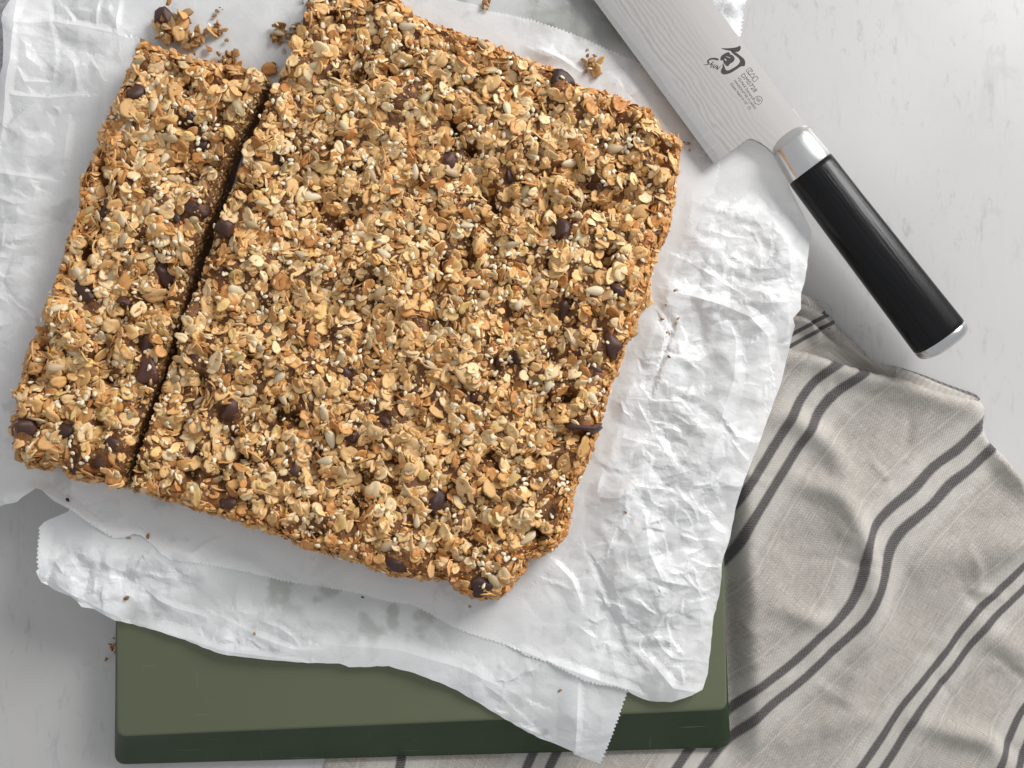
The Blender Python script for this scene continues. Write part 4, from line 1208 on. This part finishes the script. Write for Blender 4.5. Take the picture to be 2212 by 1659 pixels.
    def strokes(name, lst, mat):
        V = []; Fc = []
        for lp in lst:
            q = [Vector((*C(*p), 0)) for p in lp]; base = len(V)
            V += [(p.x, p.y, zt) for p in q]
            Fc += [tuple(base + i for i in t) for t in tessellate_polygon([q])]
        return obj(name, mesh(name, V, Fc, mat, smooth=False), blade)
    strokes('brush_emblem', [
        sc([(610, 304), (700, 304), (800, 302), (900, 290), (958, 275), (985, 252), (1016, 260), (1020, 300), (1002, 345), (975, 374), (900, 377), (850, 364), (760, 347), (680, 328)]),
        sc([(812, 345), (860, 352), (930, 395), (1020, 465), (1088, 520), (1107, 580), (1102, 650), (1082, 670), (1030, 662), (960, 712), (860, 778), (780, 817), (700, 832), (640, 822), (612, 780), (630, 720), (656, 680),
            (648, 595), (682, 650), (708, 752), (770, 757), (870, 702), (960, 642), (1012, 570), (975, 500), (900, 442), (842, 398)])], M_etch)
    flat('emblem_centre', [sc([(608, 505), (625, 455), (690, 410), (760, 380), (797, 393), (802, 430), (850, 440), (890, 490), (896, 530), (862, 585), (792, 620), (772, 660), (735, 668), (700, 632), (663, 582), (668, 545), (625, 552), (604, 530)]),
                           [(728, 462), (812, 492), (800, 506), (722, 476)][::-1], [(676, 520), (716, 512), (738, 552), (716, 562)][::-1]], M_etch)
    P_ = lambda pts, w: ribbon_loop(pts, w)
    strokes('brush_lettering', [
        P_([(562, 548), (556, 532), (530, 522), (490, 514), (430, 516), (382, 532), (356, 562), (362, 588), (382, 606), (372, 624), (330, 635), (272, 637)], [20, 34, 36, 32, 28, 28, 28, 26, 20, 14, 9, 3]),
        P_([(470, 578), (430, 612), (400, 642)], [10, 22, 18]), P_([(462, 632), (430, 668), (408, 696)], [8, 18, 14]), P_([(432, 618), (440, 640), (448, 652)], [12, 12, 10]),
        P_([(496, 632), (470, 668), (462, 690), (482, 698), (512, 668), (532, 642)], [10, 17, 17, 15, 14, 8]),
        P_([(508, 722), (530, 692), (556, 656)], [10, 17, 9]), P_([(556, 656), (545, 700), (538, 740)], [10, 14, 12]), P_([(538, 740), (575, 700), (622, 652)], [12, 13, 4])], M_etch)
    def poly_line(pts, w, closed=True):
        pts = list(pts) + ([pts[0]] if closed else [])
        return [P_([pts[i], pts[i + 1]], [w, w]) for i in range(len(pts) - 1)]
    def circ(cx, cy, r_, k=24): return [(cx + r_ * math.cos(2 * math.pi * i / k), cy + r_ * math.sin(2 * math.pi * i / k)) for i in range(k)]
    strokes('outlined_logo', poly_line([(1120, 752), (1203, 694), (1262, 770), (1172, 758), (1176, 832)], 9) + poly_line([(1176, 832), (1296, 816), (1256, 916)], 9) + poly_line([(1236, 938), (1318, 864), (1370, 910), (1290, 986)], 9), M_etch2)
    strokes('round_mark', poly_line(circ(1360, 1355, 84), 9) + poly_line(circ(1182, 1512, 27, 14), 6), M_etch2)
    def text(name, body, p0, p1, hgt, mat, squeeze=True):
        cu = bpy.data.curves.new(name, 'FONT'); cu.body = body; cu.size = 1.0; cu.resolution_u = 2
        o = bpy.data.objects.new(name, cu); col.objects.link(o)
        bpy.context.view_layer.update()
        me = bpy.data.meshes.new_from_object(o.evaluated_get(bpy.context.evaluated_depsgraph_get()))
        bpy.data.objects.remove(o)
        co = np.array([v_.co[:] for v_ in me.vertices]); w0 = co[:, 0].max(); x0 = co[:, 0].min()
        A = C(*p0); B = C(*p1); d = B - A; Ln = np.linalg.norm(d); d /= Ln; up = np.array([-d[1], d[0]])
        hs = hgt * 0.10937 * S / 0.70
        for v_ in me.vertices:
            q = A + d * (v_.co.x - x0) / (w0 - x0) * Ln + up * v_.co.y * hs
            v_.co = (q[0], q[1], zt)
        me.materials.clear(); me.materials.append(mat); me.name = name
        return obj(name, me, blade)
    text('engraved_lettering', 'DM0728', (1012, 858), (1282, 1205), 92, M_etch2)
    text('engraved_lettering', 'VG-MAX Damascus', (940, 908), (1250, 1345), 55, M_etch2)
    text('engraved_lettering', 'HANDCRAFTED IN JAPAN', (872, 962), (1290, 1540), 46, M_etch2)
    text('engraved_lettering', 'Classic Nakiri 6 1/2"', (800, 1030), (1120, 1455), 52, M_etch2)
    text('engraved_lettering', 'NSF', (1303, 1325), (1372, 1408), 66, M_etch2)
    return root
make_knife()

# ------------------------------------------------------------------ linen towel
PAIRS = {0: [(862, 1612), (862, 1660)],
         1: [(1838, 795), (1776, 841), (1748, 879), (1728, 918), (1701, 963), (1665, 1020), (1629, 1076), (1603, 1115), (1572, 1176), (1190, 1622), (1168, 1660)],
         2: [(2130, 945), (2090, 990), (2037, 1027), (1996, 1074), (1944, 1113), (1904, 1156), (1892, 1186), (1889, 1216), (1881, 1260), (1852, 1324), (1786, 1391), (1729, 1448), (1645, 1513), (1590, 1572), (1509, 1653)],
         3: [(2212, 1246), (2164, 1293), (2111, 1346), (2060, 1418), (2011, 1477), (1961, 1539), (1917, 1613), (1887, 1656)],
         4: [(2225, 1545), (2212, 1572), (2191, 1623), (2178, 1665)]}
def rbf_fit(pts, val):
    P = np.array(pts, float) / 500.0; n = len(P)
    d = np.sqrt(((P[:, None] - P[None]) ** 2).sum(2)); K = d.copy()          # linear kernel: follows the traced lines
    K = np.where(d > 0, d ** 2 * np.log(d + 1e-12), 0) + np.eye(n) * 1e-3
    A = np.zeros((n + 3, n + 3)); A[:n, :n] = K; A[:n, n] = 1; A[:n, n + 1:] = P; A[n, :n] = 1; A[n + 1:, :n] = P.T
    w = np.linalg.solve(A, np.concatenate([val, np.zeros(3)]))
    def f(px, py):
        q = np.stack([px, py], 1) / 500.0
        D = np.sqrt(((q[:, None] - P[None]) ** 2).sum(2))
        return np.where(D > 0, D ** 2 * np.log(D + 1e-12), 0) @ w[:n] + w[n] + q @ w[n + 1:]
    return f
def ridge_soft(px, py, lst):
    p = np.stack([px, py], 1); s = np.zeros(len(px))
    for pts, hgt, wid in lst:
        q = smooth_open(pts, 2)
        d = seg_dist(p, q, False, wid * 3)
        u = q[-1] - q[0]; al = np.clip(((p - q[0]) @ u) / (u @ u), 0, 1)
        s += hgt * np.exp(-(d / wid) ** 2) * (0.35 + 0.65 * np.sin(np.pi * np.clip(al, 0.0, 1)))
    return s
TOWEL = [(1600, 735), (1640, 735), (1690, 743), (1740, 752), (1790, 768), (1830, 782), (1900, 802), (1960, 815), (2010, 834), (2060, 847), (2110, 857), (2130, 863), (2138, 876), (2138, 900), (2136, 935), (2158, 965), (2188, 1002),
         (2225, 1045), (2300, 1140), (2500, 1400), (2500, 2000), (640, 2000), (660, 1760), (684, 1690), (698, 1640), (705, 1600), (720, 1585), (1000, 1570), (1540, 1530), (1545, 1300), (1555, 1100), (1575, 900), (1590, 780)]
UNDER = [(1650, 690), (1690, 640), (1715, 632), (1740, 642), (1760, 658), (1785, 680), (1802, 702), (1830, 724), (1856, 754), (1884, 777), (1905, 783), (1950, 791), (2000, 807), (2040, 823), (2080, 838), (2118, 850), (2130, 866),
         (2050, 885), (1900, 850), (1750, 810), (1660, 780)]
Z_T = 0.011
def make_towel():
    root = empty('dish_towel', (*U(1850, 1250, 0.0), 0))
    org = np.array(root.location)
    tag(root, 'rumpled beige linen dish towel with pairs of dark stripes, tucked under the board', 'dish towel')
    pts = [p for k in PAIRS for p in PAIRS[k]]; val = np.array([k for k in PAIRS for p in PAIRS[k]], float)
    fs = rbf_fit(pts, val)
    pw = UP(TOWEL, Z_T); pw = resample(smooth_closed(pw, 1), 0.0025)
    v, f = tri_fill(pw, 0.0019, 0.2, 9)
    px, py = PX(v[:, 0], v[:, 1], Z_T)
    d = seg_dist(v, pw)
    bd = np.minimum(seg_dist(v, np.array(BOARD)), seg_dist(v, np.array(RIM))); bin_ = in_poly(v, np.array(BOARD)) | in_poly(v, np.array(RIM))
    z = Z_T + 0.0040 * fbm(v[:, 0], v[:, 1], 0.075, 2, 91) + 0.0012 * fbm(v[:, 0], v[:, 1], 0.02, 3, 95)
    z += ridge_soft(px, py, [([(1660, 765), (1740, 775), (1840, 808), (1960, 840), (2060, 870), (2125, 890)], 0.0050, 26),
                             ([(1660, 895), (1704, 898), (1735, 920), (1785, 955), (1815, 1000), (1835, 1045)], 0.0044, 26),
                             ([(1720, 1040), (1760, 1048), (1810, 1066), (1845, 1120), (1866, 1172), (1878, 1222), (1874, 1262)], 0.0050, 24),
                             ([(1885, 1190), (1902, 1260), (1900, 1320), (1888, 1360), (1868, 1420), (1838, 1498), (1800, 1560)], 0.0042, 34),
                             ([(1690, 1315), (1750, 1338), (1800, 1346)], 0.0032, 22),
                             ([(2120, 1215), (2160, 1190), (2215, 1160), (2260, 1130)], 0.0060, 36), ([(1985, 1560), (2060, 1580), (2140, 1600), (2165, 1650)], 0.0045, 26),
                             ([(2145, 950), (2180, 1010), (2230, 1065)], 0.0055, 24), ([(1960, 1250), (2010, 1200), (2080, 1180)], 0.0030, 40),
                             ([(2100, 1340), (2180, 1400), (2240, 1440)], 0.0036, 34), ([(1700, 1600), (1800, 1560), (1900, 1540)], 0.003, 30),
                             ([(1300, 1650), (1420, 1640), (1480, 1632), (1540, 1640)], 0.005, 18), ([(900, 1655), (940, 1640), (1010, 1630)], 0.005, 13)])
    rr = np.random.default_rng(77); wr = []
    for _ in range(60):
        c = np.array([rr.uniform(1560, 2230), rr.uniform(770, 1680)]); an = rr.uniform(0, np.pi); q = [c]
        for j in range(3):
            an += rr.normal(0, 0.35); q.append(q[-1] + np.array([math.cos(an), math.sin(an)]) * rr.uniform(16, 42))
        wr.append((q, rr.choice([1, -0.8]) * rr.uniform(0.0004, 0.0013), rr.uniform(6, 13)))
    z += ridge_soft(px, py, wr)
    # hollows between the folds
    z -= 0.0030 * blob(px, py, 1960, 990, 130, 80, 2) + 0.0030 * blob(px, py, 1720, 1200, 100, 120, 2) + 0.002 * blob(px, py, 1990, 1330, 80, 110, 2)
    z = z - Z_T
    near = np.where(bin_, 0, np.clip(bd / 0.014, 0, 1))
    near = near * near * (3 - 2 * near)
    lowf = np.clip((py - 1590) / 40, 0, 1) * np.clip((1590 - px) / 60, 0, 1)        # in front of the board the cloth lies flatter
    base = Z_T * (1 - 0.45 * lowf)
    zz = 0.0006 + near * np.maximum(base + z - 0.0006, 0.001)
    roll = np.clip(d / 0.0042, 0, 1); roll = np.sqrt(np.clip(1 - (1 - roll) ** 2, 0, 1))
    zz = np.where(bin_, 0.0005, 0.0004 + (zz - 0.0004) * roll)
    along = (px * -0.62 + py * 0.785) / 228.0
    o = obj('folded_cloth', mesh('folded_cloth', np.column_stack([v, zz]) - org, f, M_linen, attrs={'stripe': fs(px, py), 'along': along}), root)
    # the layer folded underneath
    pw = resample(smooth_closed(UP(UNDER, 0.005), 1), 0.002)
    v, f = tri_fill(pw, 0.0014, 0.2, 12)
    px, py = PX(v[:, 0], v[:, 1], 0.005); d = seg_dist(v, pw)
    z = 0.0050 + ridge_soft(px, py, [([(1700, 645), (1740, 658), (1790, 700), (1835, 740), (1880, 775)], 0.0055, 11), ([(1690, 690), (1730, 690), (1755, 705), (1770, 740)], 0.0060, 13), ([(1690, 665), (1730, 668), (1752, 684)], 0.004, 9),
                                     ([(1770, 720), (1830, 760), (1900, 790), (2000, 815)], 0.0035, 12)])
    z -= ridge_soft(px, py, [([(1705, 676), (1750, 690), (1790, 722), (1830, 760)], 0.0045, 6)])
    roll = np.clip(d / 0.003, 0, 1); roll = np.sqrt(np.clip(1 - (1 - roll) ** 2, 0, 1))
    z = 0.0004 + np.maximum(z - 0.0004, 0.001) * roll
    s_left = np.minimum(1 + ((px - 1767) * 0.5 + (py - 702) * 0.87) / 130.0, 1.45)
    s_right = 2.078 + ((px - 1985) * -0.363 + (py - 803) * 0.932) / 228.0
    s2 = np.where(px > 1930, s_right, s_left)
    obj('under_fold', mesh('under_fold', np.column_stack([v, z]) - org, f, M_linen, attrs={'stripe': s2, 'along': (px * -0.62 + py * 0.785) / 228.0}), root)
    def tube(name, path, rx, rz, zf, sv, k=10, wob=0.0, seed=3):
        r = np.random.default_rng(seed)
        q = resample(smooth_open(UP(path, 0.006), 2), 0.0012, False); n = len(q); V = []; S_ = []; A_ = []
        for i in range(n):
            t = q[min(n - 1, i + 1)] - q[max(0, i - 1)]; t = t / np.linalg.norm(t); nn = np.array([-t[1], t[0]])
            u = i / (n - 1); e = min(1.0, 6 * u, 6 * (1 - u)) ** 0.5 * (1 + wob * r.normal()); c = q[i] + nn * wob * 0.002 * r.normal()
            for j in range(k):
                a = 2 * math.pi * j / k
                V.append((*(c + nn * rx * e * math.cos(a)), zf(u) + rz * e * math.sin(a))); S_.append(sv(u)); A_.append(u * 0.6 + 0.03 * math.cos(a))
        Fc = [(i * k + j, i * k + (j + 1) % k, (i + 1) * k + (j + 1) % k, (i + 1) * k + j) for i in range(n - 1) for j in range(k)]
        return obj(name, mesh(name, np.array(V) - org, Fc, M_linen, attrs={'stripe': S_, 'along': A_}), root)
    tube('hem', [(1700, 634), (1722, 642), (1748, 656), (1768, 676), (1790, 698), (1815, 720), (1840, 744), (1862, 764), (1886, 779)], 0.0024, 0.0017, lambda u: 0.0100 - 0.0075 * u,
         lambda u: 1.078 if 0.30 < u < 0.36 or 0.42 < u < 0.48 else 1.3, wob=0.10)
    tube('loose_thread', [(1752, 652), (1768, 648), (1784, 658), (1796, 674), (1794, 690)], 0.00030, 0.00030, lambda u: 0.006 + 0.003 * math.sin(math.pi * u), lambda u: 1.73, k=5)
make_towel()

# ------------------------------------------------------------------ grey cloth in the far corner
def make_corner():
    m, nt, b = material('grey_felt')
    co = objco(nt)
    L(nt, ramp(nt, noise(nt, co, 420, 5, 0.65), [(0.3, lin(118, 116, 120)), (0.7, lin(176, 174, 176))]), b.inputs['Base Color'])
    b.inputs['Roughness'].default_value = 0.95
    bump(nt, noise(nt, co, 900, 4), 0.4, 0.0006, b)
    pw = resample(UP([(-160, -120), (70, -120), (66, 120), (52, 300), (-160, 320)], 0.002), 0.004)
    v, f = tri_fill(pw, 0.003, 0.2, 33); d = seg_dist(v, pw)
    z = 0.0004 + np.sqrt(np.clip(d / 0.002, 0, 1)) * (0.0016 + 0.0008 * fbm(v[:, 0], v[:, 1], 0.012, 3, 4))
    tag(obj('grey_cloth', mesh('grey_cloth', np.column_stack([v, z]), f, m)), 'mottled grey cloth showing past the paper in the top left corner', 'cloth')
make_corner()
